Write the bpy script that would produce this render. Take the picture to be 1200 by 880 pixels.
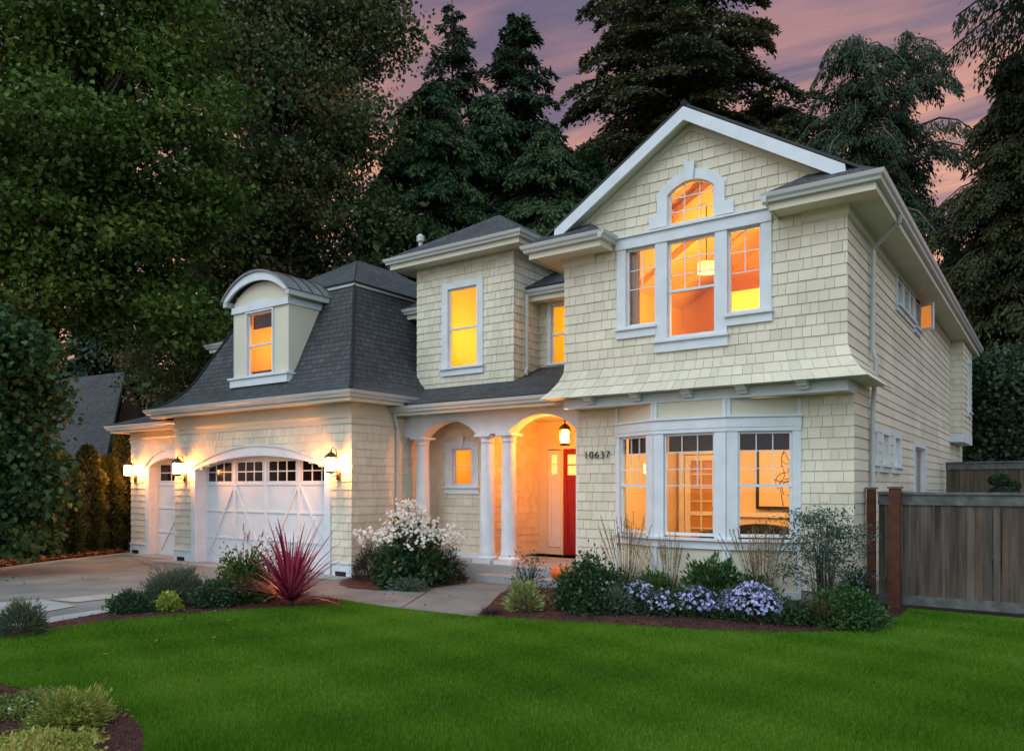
import bpy, math, random
import numpy as np
from mathutils import Vector, Matrix
R = math.radians
for o in list(bpy.data.objects): bpy.data.objects.remove(o, do_unlink=True)
S = bpy.context.scene
COL = S.collection
# ------------------------------------------------------------------ camera
cam_d = bpy.data.cameras.new("camera"); cam = bpy.data.objects.new("camera", cam_d); COL.objects.link(cam)
cam.location = (0, 0, 1.8); cam.rotation_euler = (R(90), 0, R(35.3))
cam_d.sensor_width = 36; cam_d.lens = 36*905/1200; cam_d.shift_y = 130/1200
cam_d.clip_start = .05; cam_d.clip_end = 2000
S.camera = cam
# ------------------------------------------------------------------ sky, sun, exposure
world = bpy.data.worlds.new("World"); S.world = world; world.use_nodes = True
SUN_EL, SUN_AZ = 40, -10          # soft afterglow: comes from behind the camera
def build_world():
    nt = world.node_tree; N = nt.nodes; L = nt.links; N.clear()
    out = N.new('ShaderNodeOutputWorld')
    tc = N.new('ShaderNodeTexCoord')
    sep = N.new('ShaderNodeSeparateXYZ'); L.new(tc.outputs['Generated'], sep.inputs[0])
    # twilight cloud deck
    div = N.new('ShaderNodeMath'); div.operation = 'MAXIMUM'; L.new(sep.outputs[2], div.inputs[0]); div.inputs[1].default_value = .06
    px = N.new('ShaderNodeMath'); px.operation = 'DIVIDE'; L.new(sep.outputs[0], px.inputs[0]); L.new(div.outputs[0], px.inputs[1])
    py = N.new('ShaderNodeMath'); py.operation = 'DIVIDE'; L.new(sep.outputs[1], py.inputs[0]); L.new(div.outputs[0], py.inputs[1])
    cmb = N.new('ShaderNodeCombineXYZ'); L.new(px.outputs[0], cmb.inputs[0]); L.new(py.outputs[0], cmb.inputs[1])
    mp = N.new('ShaderNodeMapping'); L.new(cmb.outputs[0], mp.inputs[0])
    mp.inputs['Rotation'].default_value = (0, 0, R(-35.3)); mp.inputs['Scale'].default_value = (.42, 1.25, 1)
    nz = N.new('ShaderNodeTexNoise'); nz.inputs['Scale'].default_value = 2.9; nz.inputs['Detail'].default_value = 7; nz.inputs['Roughness'].default_value = .55
    nz.inputs['Distortion'].default_value = .5; L.new(mp.outputs[0], nz.inputs['Vector'])
    grad = N.new('ShaderNodeValToRGB'); L.new(sep.outputs[2], grad.inputs[0])   # clear gaps between clouds, by height
    e = grad.color_ramp.elements
    e[0].position = .08; e[0].color = (.95, .42, .2, 1)
    e[1].position = .62; e[1].color = (.20, .14, .21, 1)
    a = e.new(.34); a.color = (.80, .36, .19, 1)
    a = e.new(.46); a.color = (.42, .20, .165, 1)
    cl = N.new('ShaderNodeValToRGB'); L.new(sep.outputs[2], cl.inputs[0])
    e = cl.color_ramp.elements
    e[0].position = .08; e[0].color = (.32, .17, .17, 1)
    e[1].position = .6; e[1].color = (.13, .10, .16, 1)
    a = e.new(.36); a.color = (.185, .115, .135, 1)
    rr = N.new('ShaderNodeValToRGB'); L.new(nz.outputs[0], rr.inputs[0]); rr.color_ramp.elements[0].position = .41; rr.color_ramp.elements[1].position = .58
    mx = N.new('ShaderNodeMix'); mx.data_type = 'RGBA'; L.new(rr.outputs[0], mx.inputs[0]); L.new(grad.outputs[0], mx.inputs[6]); L.new(cl.outputs[0], mx.inputs[7])
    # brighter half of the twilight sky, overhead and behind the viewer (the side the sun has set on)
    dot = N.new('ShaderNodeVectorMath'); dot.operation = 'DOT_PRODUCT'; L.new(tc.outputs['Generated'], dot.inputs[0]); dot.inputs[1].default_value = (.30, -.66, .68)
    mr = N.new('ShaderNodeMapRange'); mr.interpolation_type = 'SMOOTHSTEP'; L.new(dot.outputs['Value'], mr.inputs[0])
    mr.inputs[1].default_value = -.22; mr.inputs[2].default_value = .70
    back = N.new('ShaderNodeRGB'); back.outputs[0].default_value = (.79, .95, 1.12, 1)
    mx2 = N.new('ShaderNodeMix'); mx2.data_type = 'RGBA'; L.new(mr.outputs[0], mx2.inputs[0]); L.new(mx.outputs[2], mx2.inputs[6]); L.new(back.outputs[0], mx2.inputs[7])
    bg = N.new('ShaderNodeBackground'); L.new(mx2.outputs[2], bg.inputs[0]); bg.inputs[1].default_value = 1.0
    sky = N.new('ShaderNodeTexSky'); sky.sky_type = 'NISHITA'; sky.sun_disc = False
    sky.sun_elevation = R(3); sky.sun_rotation = R(180-SUN_AZ); sky.ozone_density = 3
    bg2 = N.new('ShaderNodeBackground'); L.new(sky.outputs[0], bg2.inputs[0]); bg2.inputs[1].default_value = .05
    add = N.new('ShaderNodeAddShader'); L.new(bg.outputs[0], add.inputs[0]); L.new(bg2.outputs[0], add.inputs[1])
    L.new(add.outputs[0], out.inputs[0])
build_world()
sd = bpy.data.lights.new("sun", 'SUN'); sd.energy = .9; sd.angle = R(40); sd.color = (.90, .98, 1.0)
sun = bpy.data.objects.new("sun", sd); COL.objects.link(sun)
sun.rotation_euler = (R(90-SUN_EL), 0, R(SUN_AZ))
S.render.engine = 'CYCLES'
S.view_settings.view_transform = 'Standard'; S.view_settings.look = 'None'; S.view_settings.exposure = .12; S.view_settings.gamma = 1
S.view_settings.use_curve_mapping = False
S.cycles.max_bounces = 6; S.cycles.transparent_max_bounces = 12

# ------------------------------------------------------------------ helpers
class MB:
    def __init__(s): s.v = []; s.f = []; s.m = []; s.t = []; s.uv = []
    def face(s, pts, m=0, t=0., uv=None):
        n = len(s.v); s.v.extend([tuple(p) for p in pts]); s.f.append(tuple(range(n, n+len(pts)))); s.m.append(m); s.t.append(t)
        s.uv.extend(uv if uv else [(0., 0.)]*len(pts))
    def mesh(s, pts, faces, m=0, t=0.):
        for f in faces: s.face([pts[i] for i in f], m, t)
    def box(s, x0, x1, y0, y1, z0, z1, m=0, t=0.):
        p = [(x0,y0,z0),(x1,y0,z0),(x1,y1,z0),(x0,y1,z0),(x0,y0,z1),(x1,y0,z1),(x1,y1,z1),(x0,y1,z1)]
        s.mesh(p, [(3,2,1,0),(4,5,6,7),(0,1,5,4),(1,2,6,5),(2,3,7,6),(3,0,4,7)], m, t)
    def wbox(s, fr, a0, a1, z0, z1, o0, o1, m=0, t=0.):
        s.wpoly(fr, [(a0,z0),(a1,z0),(a1,z1),(a0,z1)], o0, o1, m, t)
    def wpoly(s, fr, pts, o0, o1, m=0, t=0.):
        b = [fr(a,z,o0) for a,z in pts]; f = [fr(a,z,o1) for a,z in pts]; n = len(pts)
        s.face(f, m, t); s.face(b[::-1], m, t)
        for i in range(n):
            j = (i+1) % n; s.face([b[i], b[j], f[j], f[i]], m, t)
    def tube(s, pts, r, n=8, m=0, t=0., r2=None):
        pts = [Vector(p) for p in pts]; rings = []; k = len(pts)
        for i, p in enumerate(pts):
            d = (pts[min(i+1,k-1)] - pts[max(i-1,0)])
            if d.length < 1e-9: d = Vector((0,0,1))
            d.normalize(); a = d.orthogonal().normalized() if i == 0 else (a - d*a.dot(d)).normalized()
            b = d.cross(a); rr = r if r2 is None else r + (r2-r)*i/(k-1)
            rings.append([p + a*math.cos(2*math.pi*q/n)*rr + b*math.sin(2*math.pi*q/n)*rr for q in range(n)])
        for i in range(k-1):
            for q in range(n):
                w = (q+1) % n; s.face([rings[i][q], rings[i][w], rings[i+1][w], rings[i+1][q]], m, t)
        s.face(rings[0][::-1], m, t); s.face(rings[-1], m, t)
    def lathe(s, prof, cx, cy, n=24, m=0, t=0., square=False):
        for i in range(len(prof)-1):
            (r0,z0),(r1,z1) = prof[i], prof[i+1]
            for q in range(n):
                a = 2*math.pi*q/n; b = 2*math.pi*(q+1)/n
                s.face([(cx+r0*math.cos(a),cy+r0*math.sin(a),z0),(cx+r0*math.cos(b),cy+r0*math.sin(b),z0),
                        (cx+r1*math.cos(b),cy+r1*math.sin(b),z1),(cx+r1*math.cos(a),cy+r1*math.sin(a),z1)], m, t)
    def sweep(s, path, prof, m=0):
        P = [Vector((x,y)) for x,y in path]; k = len(P); off = []
        for i in range(k):
            ns = []
            if i > 0: d = (P[i]-P[i-1]).normalized(); ns.append(Vector((d.y,-d.x)))
            if i < k-1: d = (P[i+1]-P[i]).normalized(); ns.append(Vector((d.y,-d.x)))
            off.append(ns[0] if len(ns) == 1 else (ns[0]+ns[1])/(1+ns[0].dot(ns[1])))
        rings = [[(P[i].x+off[i].x*o, P[i].y+off[i].y*o, z) for o,z in prof] for i in range(k)]
        n = len(prof)
        for i in range(k-1):
            for q in range(n):
                w = (q+1) % n; s.face([rings[i][q], rings[i][w], rings[i+1][w], rings[i+1][q]], m)
        s.face(rings[0], m); s.face(rings[-1][::-1], m)
    def build(s, name, mats, parent=None, smooth=False, root=None):
        me = bpy.data.meshes.new(name); me.from_pydata(s.v, [], s.f)
        if not isinstance(mats, (list, tuple)): mats = [mats]
        for mm in mats: me.materials.append(mm)
        me.polygons.foreach_set('material_index', s.m)
        if smooth: me.polygons.foreach_set('use_smooth', [True]*len(s.f))
        at = me.attributes.new('tint', 'FLOAT', 'FACE'); at.data.foreach_set('value', s.t)
        ul = me.uv_layers.new(name='uv'); ul.data.foreach_set('uv', [c for u in s.uv for c in u])
        if smooth:
            import bmesh
            bm = bmesh.new(); bm.from_mesh(me); bmesh.ops.remove_doubles(bm, verts=bm.verts, dist=1e-5); bm.to_mesh(me); bm.free()
        me.update(); return link(name, me, parent)
def link(name, me, parent=None):
    o = bpy.data.objects.new(name, me); COL.objects.link(o)
    if parent is not None:
        o.parent = parent
        if parent.type == 'EMPTY': o.matrix_parent_inverse = Matrix.Translation(-Vector(parent.location))
    return o
def tag(o, label=None, cat=None, group=None, kind=None):
    if label: o['label'] = label
    if cat: o['category'] = cat
    if group: o['group'] = group
    if kind: o['kind'] = kind
    return o
def empty(name, loc, label=None, cat=None, group=None):
    o = bpy.data.objects.new(name, None); COL.objects.link(o); o.location = loc; o.empty_display_size = .3
    return tag(o, label, cat, group)
def npmesh(name, V, k, mat, tint=None, parent=None, smooth=False):
    """V: (n*k,3) array, each k verts one face"""
    n = len(V)//k; me = bpy.data.meshes.new(name)
    me.vertices.add(n*k); me.vertices.foreach_set('co', np.ascontiguousarray(V, dtype=np.float32).ravel())
    me.loops.add(n*k); me.loops.foreach_set('vertex_index', np.arange(n*k, dtype=np.int32))
    me.polygons.add(n); me.polygons.foreach_set('loop_start', np.arange(0, n*k, k, dtype=np.int32))
    mats = mat if isinstance(mat, (list, tuple)) else [mat]
    for mm in mats: me.materials.append(mm)
    at = me.attributes.new('tint', 'FLOAT', 'FACE')
    at.data.foreach_set('value', np.asarray(tint if tint is not None else np.zeros(n), dtype=np.float32))
    me.update(calc_edges=True); me.validate()
    return link(name, me, parent)
def light(name, loc, energy, color, parent=None, radius=.12):
    d = bpy.data.lights.new(name, 'POINT'); d.energy = energy; d.color = color; d.shadow_soft_size = radius
    o = bpy.data.objects.new(name, d); COL.objects.link(o)
    if parent is not None:
        o.parent = parent
        if parent.type == 'EMPTY': o.matrix_parent_inverse = Matrix.Translation(-Vector(parent.location))
    o.location = loc
    return o
def P(u, t, z=0):
    r = (u-600)/905.; return Vector(((.816*r-.578)*t, (.578*r+.816)*t, z))
def G(u, v): return P(u, 905*1.8/(v-570))
def ZV(v, t): return 1.8 + (570-v)/905.*t

# ------------------------------------------------------------------ materials
def mat(name, col, rough=.6, spec=.4, metal=0, noise=None, tint=None, bump=None, emit=None, trans=0, coat=0):
    """noise=(scale, amount, detail); tint=(col2) mixes by the per-face tint; bump=(scale,strength)"""
    m = bpy.data.materials.new(name); m.use_nodes = True; nt = m.node_tree; N = nt.nodes; L = nt.links
    b = N['Principled BSDF']; b.inputs['Roughness'].default_value = rough; b.inputs['Metallic'].default_value = metal
    b.inputs['Specular IOR Level'].default_value = spec; b.inputs['Coat Weight'].default_value = coat
    c = N.new('ShaderNodeRGB'); c.outputs[0].default_value = (*col, 1); cur = c.outputs[0]
    tc = N.new('ShaderNodeTexCoord')
    if tint is not None:
        at = N.new('ShaderNodeAttribute'); at.attribute_name = 'tint'; at.attribute_type = 'GEOMETRY'
        r = N.new('ShaderNodeValToRGB'); L.new(at.outputs['Fac'], r.inputs[0])
        cols = [col]+list(tint); e = r.color_ramp.elements
        e[0].color = (*cols[0], 1); e[-1].color = (*cols[-1], 1)
        for i in range(1, len(cols)-1):
            q = e.new(i/(len(cols)-1)); q.color = (*cols[i], 1)
        cur = r.outputs[0]
    if noise:
        nz = N.new('ShaderNodeTexNoise'); nz.inputs['Scale'].default_value = noise[0]; nz.inputs['Detail'].default_value = noise[2] if len(noise) > 2 else 4
        mp_ = N.new('ShaderNodeMapping'); L.new(tc.outputs['Object'], mp_.inputs[0]); L.new(mp_.outputs[0], nz.inputs['Vector'])
        if len(noise) > 3: mp_.inputs['Scale'].default_value = (1,1,noise[3])
        mr = N.new('ShaderNodeMapRange'); L.new(nz.outputs[0], mr.inputs[0]); mr.inputs[1].default_value = .3; mr.inputs[2].default_value = .7
        mr.inputs[3].default_value = 1-noise[1]; mr.inputs[4].default_value = 1+noise[1]
        mu = N.new('ShaderNodeMix'); mu.data_type = 'RGBA'; mu.blend_type = 'MULTIPLY'; mu.inputs[0].default_value = 1
        L.new(cur, mu.inputs[6]); L.new(mr.outputs[0], mu.inputs[7]); cur = mu.outputs[2]
    L.new(cur, b.inputs['Base Color'])
    if bump:
        nz = N.new('ShaderNodeTexNoise'); nz.inputs['Scale'].default_value = bump[0]; nz.inputs['Detail'].default_value = 5
        L.new(tc.outputs['Object'], nz.inputs['Vector'])
        bp = N.new('ShaderNodeBump'); bp.inputs['Strength'].default_value = bump[1]; bp.inputs['Distance'].default_value = .01
        L.new(nz.outputs[0], bp.inputs['Height']); L.new(bp.outputs[0], b.inputs['Normal'])
    if emit: b.inputs['Emission Color'].default_value = (*emit[0], 1); b.inputs['Emission Strength'].default_value = emit[1]
    if trans:
        tr = N.new('ShaderNodeBsdfTranslucent'); L.new(cur, tr.inputs[0]); ms = N.new('ShaderNodeMixShader'); ms.inputs[0].default_value = trans
        L.new(b.outputs[0], ms.inputs[1]); L.new(tr.outputs[0], ms.inputs[2]); L.new(ms.outputs[0], N['Material Output'].inputs[0])
    return m
def roof_mat():
    m = bpy.data.materials.new('asphalt_shingle'); m.use_nodes = True; nt = m.node_tree; N = nt.nodes; L = nt.links
    b = N['Principled BSDF']; b.inputs['Roughness'].default_value = .85; b.inputs['Specular IOR Level'].default_value = .35
    uv = N.new('ShaderNodeUVMap'); uv.uv_map = 'uv'
    br = N.new('ShaderNodeTexBrick'); L.new(uv.outputs[0], br.inputs['Vector']); br.offset = .43; br.offset_frequency = 2; br.squash = 1.3; br.squash_frequency = 3
    br.inputs['Scale'].default_value = 1; br.inputs['Brick Width'].default_value = .15; br.inputs['Row Height'].default_value = .125
    br.inputs['Mortar Size'].default_value = .008; br.inputs['Bias'].default_value = 0; br.inputs['Mortar Smooth'].default_value = .3
    br.inputs['Color1'].default_value = (.045, .049, .052, 1); br.inputs['Color2'].default_value = (.075, .08, .085, 1); br.inputs['Mortar'].default_value = (.014, .016, .018, 1)
    nz = N.new('ShaderNodeTexNoise'); nz.inputs['Scale'].default_value = 60; nz.inputs['Detail'].default_value = 3; L.new(uv.outputs[0], nz.inputs['Vector'])
    n2 = N.new('ShaderNodeTexNoise'); n2.inputs['Scale'].default_value = .9; n2.inputs['Detail'].default_value = 3; L.new(uv.outputs[0], n2.inputs['Vector'])
    ad = N.new('ShaderNodeMath'); ad.operation = 'ADD'; L.new(nz.outputs[0], ad.inputs[0]); L.new(n2.outputs[0], ad.inputs[1])
    mr = N.new('ShaderNodeMapRange'); L.new(ad.outputs[0], mr.inputs[0]); mr.inputs[1].default_value = .6; mr.inputs[2].default_value = 1.4; mr.inputs[3].default_value = .6; mr.inputs[4].default_value = 1.35
    mu = N.new('ShaderNodeMix'); mu.data_type = 'RGBA'; mu.blend_type = 'MULTIPLY'; mu.inputs[0].default_value = 1
    L.new(br.outputs[0], mu.inputs[6]); L.new(mr.outputs[0], mu.inputs[7]); L.new(mu.outputs[2], b.inputs['Base Color'])
    bp = N.new('ShaderNodeBump'); bp.inputs['Distance'].default_value = .012; bp.inputs['Strength'].default_value = .8
    sp = N.new('ShaderNodeSeparateXYZ'); L.new(uv.outputs[0], sp.inputs[0])
    md = N.new('ShaderNodeMath'); md.operation = 'MODULO'; L.new(sp.outputs[1], md.inputs[0]); md.inputs[1].default_value = .125
    m3 = N.new('ShaderNodeMath'); m3.operation = 'MULTIPLY'; L.new(md.outputs[0], m3.inputs[0]); m3.inputs[1].default_value = -7
    a2 = N.new('ShaderNodeMath'); a2.operation = 'SUBTRACT'; L.new(m3.outputs[0], a2.inputs[0]); L.new(br.outputs['Fac'], a2.inputs[1])
    L.new(a2.outputs[0], bp.inputs['Height']); L.new(bp.outputs[0], b.inputs['Normal'])
    return m
def glass_mat(name='window_glass', k=1.0):
    m = bpy.data.materials.new(name); m.use_nodes = True; nt = m.node_tree; N = nt.nodes; L = nt.links; N.clear()
    out = N.new('ShaderNodeOutputMaterial'); tr = N.new('ShaderNodeBsdfTransparent'); gl = N.new('ShaderNodeBsdfGlossy'); gl.inputs['Roughness'].default_value = .01
    fr = N.new('ShaderNodeFresnel'); fr.inputs[0].default_value = 1.5
    mu = N.new('ShaderNodeMath'); mu.operation = 'MULTIPLY'; mu.inputs[1].default_value = k; L.new(fr.outputs[0], mu.inputs[0])
    ms = N.new('ShaderNodeMixShader'); L.new(mu.outputs[0], ms.inputs[0]); L.new(tr.outputs[0], ms.inputs[1]); L.new(gl.outputs[0], ms.inputs[2]); L.new(ms.outputs[0], out.inputs[0])
    return m
M = {}
M['siding'] = mat('cream_shingle_paint', (.61,.555,.43), .65, .3, noise=(1.1,.10,9), tint=[(.685,.622,.485),(.72,.655,.515)], bump=(45,.25))
M['cream'] = mat('cream_flat_paint', (.64,.595,.465), .6, .3, noise=(2,.04))
M['trim'] = mat('white_trim_paint', (.66,.70,.73), .55, .35, noise=(4,.07,8), bump=(30,.12))
M['gutter'] = mat('gutter_enamel', (.50,.51,.49), .35, .5, noise=(4,.05))
M['roof'] = roof_mat()
M['metal'] = mat('dark_bronze_metal', (.06,.055,.05), .45, .5, .6, noise=(10,.2))
M['seam'] = mat('standing_seam_metal', (.20,.20,.20), .4, .5, .5, noise=(3,.15))
M['glass'] = glass_mat(k=.9)
M['dglass'] = mat('dark_garage_glass', (.008,.006,.005), .12, .25)
M['door_w'] = mat('white_garage_door_paint', (.66,.705,.735), .5, .35, noise=(2.5,.06,8), bump=(25,.15))
M['red'] = mat('red_door_paint', (.26,.004,.007), .35, .5, noise=(5,.08))
M['ochre'] = mat('warm_interior_paint', (.80,.52,.20), .8, .2, noise=(1.5,.04))
M['yellow'] = mat('yellow_interior_paint', (.86,.62,.16), .8, .2, noise=(1.2,.05))
M['cream_in'] = mat('cream_interior_paint', (.80,.62,.38), .8, .2, noise=(1.5,.04))
M['white_in'] = mat('white_interior_paint', (.82,.76,.66), .6, .3)
M['dark'] = mat('dark_wood', (.025,.018,.014), .5, .4, noise=(12,.3))
M['concrete'] = mat('grey_concrete', (.30,.31,.31), .8, .3, noise=(2.5,.14,8), bump=(40,.2))
M['conc_l'] = mat('pale_concrete', (.29,.32,.32), .8, .3, noise=(1.7,.12,8), bump=(60,.2))
M['post'] = mat('stained_cedar_post', (.085,.028,.013), .7, .3, noise=(9,.25), bump=(25,.3))
M['board'] = mat('weathered_cedar_board', (.080,.062,.048), .85, .2, tint=[(.105,.085,.068),(.092,.064,.047),(.118,.098,.080)], noise=(11,.5,9,.08), bump=(30,.5))
M['cap'] = mat('grey_cedar_rail', (.115,.115,.11), .8, .2, noise=(8,.35,8), bump=(30,.4))
M['bark'] = mat('dark_bark', (.050,.040,.032), .9, .2, noise=(6,.35,6), bump=(14,.9))
M['bark_l'] = mat('pale_bark', (.14,.115,.09), .9, .2, noise=(6,.3,6), bump=(14,.8))
M['steel'] = mat('black_iron', (.02,.02,.02), .45, .5, .5)
M['pumpkin'] = mat('orange_pumpkin_skin', (.75,.13,.015), .45, .4, noise=(8,.12))
M['stem_g'] = mat('dry_stem', (.16,.13,.06), .8, .2)
def emat(name, col, st):
    m = bpy.data.materials.new(name); m.use_nodes = True; N = m.node_tree.nodes; L = m.node_tree.links
    b = N['Principled BSDF']; b.inputs['Base Color'].default_value = (.8,.8,.8,1); b.inputs['Emission Color'].default_value = (*col, 1); b.inputs['Emission Strength'].default_value = st
    return m
M['lampglass'] = emat('lit_lantern_glass', (1, .31, .055), 380)
M['lampglass2'] = emat('lit_pendant_glass', (1, .27, .025), 520)
def leafm(name, cols, trans=.25, rough=.55): return mat(name, cols[0], rough, .3, tint=cols[1:], trans=trans)

# ------------------------------------------------------------------ wall frames and siding
def FR(O, U, Nn):
    def f(a, z, off=0): return (O[0]+U[0]*a+Nn[0]*off, O[1]+U[1]*a+Nn[1]*off, z)
    return f
def front(Y): return FR((0,Y), (1,0), (0,-1))
def right(X): return FR((X,0), (0,1), (1,0))
def left(X): return FR((X,0), (0,1), (-1,0))
def back(Y): return FR((0,Y), (1,0), (0,1))
def seg(p, q):
    d = Vector((q[0]-p[0], q[1]-p[1])); l = d.length; d /= l
    return FR(p, (d.x,d.y), (d.y,-d.x)), l
def rsub(rects, h):
    out = []
    for (a0,a1,z0,z1) in rects:
        b0,b1,y0,y1 = h
        if b1 <= a0 or b0 >= a1 or y1 <= z0 or y0 >= z1: out.append((a0,a1,z0,z1)); continue
        if b0 > a0: out.append((a0,b0,z0,z1))
        if b1 < a1: out.append((b1,a1,z0,z1))
        c0, c1 = max(a0,b0), min(a1,b1)
        if y0 > z0: out.append((c0,c1,z0,y0))
        if y1 < z1: out.append((c0,c1,y1,z1))
    return out
def clip(poly, reg):
    for i in range(len(reg)):
        (ax,ay),(bx,by) = reg[i], reg[(i+1) % len(reg)]; out = []
        if not poly: return poly
        def d(p): return (bx-ax)*(p[1]-ay)-(by-ay)*(p[0]-ax)
        for j in range(len(poly)):
            p, q = poly[j], poly[(j+1) % len(poly)]; dp, dq = d(p), d(q)
            if dp >= 0: out.append(p)
            if (dp > 0 and dq < 0) or (dp < 0 and dq > 0):
                t = dp/(dp-dq); out.append((p[0]+(q[0]-p[0])*t, p[1]+(q[1]-p[1])*t))
        poly = out
    return poly
def area(p): return abs(sum(p[i][0]*p[(i+1)%len(p)][1]-p[(i+1)%len(p)][0]*p[i][1] for i in range(len(p))))/2
def siding(fr, regs, holes=(), e=.2, lap=False, flare=None, ext=(0,0), seed=1, z_start=None, wr=(.11,.25)):
    mb = MB(); rng = random.Random(seed)
    zs = [p[1] for r in regs for p in r]; aa = [p[0] for r in regs for p in r]
    A0, A1, Z0, Z1 = min(aa), max(aa), min(zs), max(zs); ac = (A0+A1)/2; hw = (A1-A0)/2
    def pos(a, z, off):
        if flare: f = flare(z); return fr(ac+(a-ac)*(1+f/hw), z, off+f)
        return fr(a, z, off)
    if z_start is None: z_start = Z0
    z = z_start
    rows = []
    while z < Z1-1e-6: rows.append((max(z,Z0), min(z+e,Z1), z)); z += e
    for (r0, r1, zb) in rows:
        rr = [(A0, A1, r0, r1)]
        for h in holes: rr = rsub(rr, h)
        for c in rr:
            for reg in regs:
                p = clip([(c[0],c[2]),(c[1],c[2]),(c[1],c[3]),(c[0],c[3])], reg)
                if len(p) > 2 and area(p) > 1e-5: mb.face([pos(a,zz,0) for a,zz in p], 0, 0)
        a = A0-ext[0]; cells = []
        if lap:
            while a < A1+ext[1]: w = rng.uniform(2.5,4); cells.append((a, min(a+w, A1+ext[1]))); a += w
        else:
            a -= rng.uniform(0,.15)
            while a < A1+ext[1]:
                w = rng.choice([wr[0]+.01, .15, .19, wr[1]])*rng.uniform(.9,1.1); lo = max(a, A0-ext[0]); hi = min(a+w, A1+ext[1])
                if hi-lo > .015: cells.append((lo, hi))
                a += w
        for (c0, c1) in cells:
            rr = [(c0+.003, c1-.003, r0, r1+.004)]
            for h in holes: rr = rsub(rr, h)
            tn = rng.random(); jit = rng.uniform(-.002,.004); dz = 0 if lap else rng.uniform(-.002,.002)
            for c in rr:
                if c[1]-c[0] < .006 or c[3]-c[2] < .01: continue
                for reg in regs:
                    g = [(x,y) for x,y in reg]
                    if ext != (0,0):
                        g = [(x-(ext[0] if abs(x-A0)<1e-6 else 0)+(ext[1] if abs(x-A1)<1e-6 else 0), y) for x,y in g]
                    p = clip([(c[0],c[2]),(c[1],c[2]),(c[1],c[3]),(c[0],c[3])], g)
                    if len(p) < 3 or area(p) < 4e-4: continue
                    def th(zz): return .021+jit*.7-.016*(zz-zb)/e
                    f = [pos(x, y+(dz if y < zb+.01 else 0), th(y)) for x,y in p]; b = [pos(x,y,.0) for x,y in p]
                    mb.face(f, 0, tn)
                    for i in range(len(p)):
                        j = (i+1) % len(p); mb.face([b[i],b[j],f[j],f[i]], 0, tn)
    return mb
def rect(a0,a1,z0,z1): return [(a0,z0),(a1,z0),(a1,z1),(a0,z1)]
def arc_pts(c, hw, zs, rise, n=18):
    Rr = (hw*hw+rise*rise)/(2*rise); th = math.asin(min(1, hw/Rr)); cz = zs+rise-Rr
    return [(c+Rr*math.sin(-th+2*th*i/n), cz+Rr*math.cos(-th+2*th*i/n)) for i in range(n+1)]
def arc_holes(c, hw, zs, rise, z0, n=16):
    pts = arc_pts(c, hw, zs, rise, n)
    return [(pts[i][0], pts[i+1][0], z0, min(pts[i][1], pts[i+1][1])) for i in range(n)]
def band(mb, fr, outer, inner, o0, o1, m=0):
    n = len(outer)
    for i in range(n-1):
        mb.wpoly(fr, [inner[i], inner[i+1], outer[i+1], outer[i]], o0, o1, m)

def window(parent, fr, a0, a1, z0, z1, cas=(.1,.1,.12,.1), cols=1, rows=1, top=.5, meet=True, sill=True, fullgrid=False, hood=False, rec=.07, name='window', sillh=.14, openings=True):
    """a0..z1: glazed opening; cas: left,right,top,bottom casing widths"""
    l, r, t, b = cas; sw = .035
    A0, A1, Z0, Z1 = a0-sw, a1+sw, z0-sw, z1+sw
    mb = MB()
    if l: mb.wbox(fr, A0-l, A0, Z0-b, Z1+t, 0, .042)
    if r: mb.wbox(fr, A1, A1+r, Z0-b, Z1+t, 0, .042)
    if t: mb.wbox(fr, A0+.0005, A1-.0005, Z1, Z1+t, 0, .040)
    if b: mb.wbox(fr, A0+.0005, A1-.0005, Z0-b, Z0, 0, .040)
    if hood: mb.wbox(fr, A0-l-.03, A1+r+.03, Z1+t, Z1+t+.025, 0, .075)
    # reveals
    mb.wbox(fr, A0-.01, A0, Z0, Z1, -.12, -.001); mb.wbox(fr, A1, A1+.01, Z0, Z1, -.12, -.001)
    mb.wbox(fr, A0, A1, Z1, Z1+.01, -.12, -.001); mb.wbox(fr, A0, A1, Z0-.01, Z0, -.12, -.001)
    w = mb.build(name, M['trim'], parent)
    s = MB(); zm = z0+(z1-z0)*top
    s.wbox(fr, A0, a0, Z0, Z1, -rec, -rec+.05); s.wbox(fr, a1, A1, Z0, Z1, -rec, -rec+.05)
    s.wbox(fr, a0, a1, z1, Z1, -rec, -rec+.05); s.wbox(fr, a0, a1, Z0, z0, -rec, -rec+.055)
    if meet: s.wbox(fr, A0-.0, A1+.0, zm-.02, zm+.02, -rec+.002, -rec+.062)
    mz0 = z0 if fullgrid else zm
    for i in range(1, cols):
        x = a0+(a1-a0)*i/cols; s.wbox(fr, x-.0075, x+.0075, mz0, z1, -rec+.012, -rec+.032)
    for i in range(1, rows+(0 if meet or fullgrid else 1)):
        zz = mz0+(z1-mz0)*i/rows if (meet or fullgrid) else mz0+(z1-mz0)*(i-1)/rows
        s.wbox(fr, a0, a1, zz-.0075, zz+.0075, -rec+.014, -rec+.030)
    s.build('sash', M['trim'], w)
    g = MB(); g.face([fr(a0,z0,-rec+.006), fr(a1,z0,-rec+.006), fr(a1,z1,-rec+.006), fr(a0,z1,-rec+.006)]); g.build('pane', M['glass'], w)
    if sill:
        q = MB(); q.wbox(fr, A0-l-.03, A1+r+.03, Z0-b-.001, Z0-b+.035, 0.001, .10)
        q.wbox(fr, A0-l-.012, A1+r+.012, Z0-b-sillh, Z0-b-.001, 0.001, .055); q.build('sill', M['trim'], w)
    return w, (A0, A1, Z0, Z1)
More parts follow.
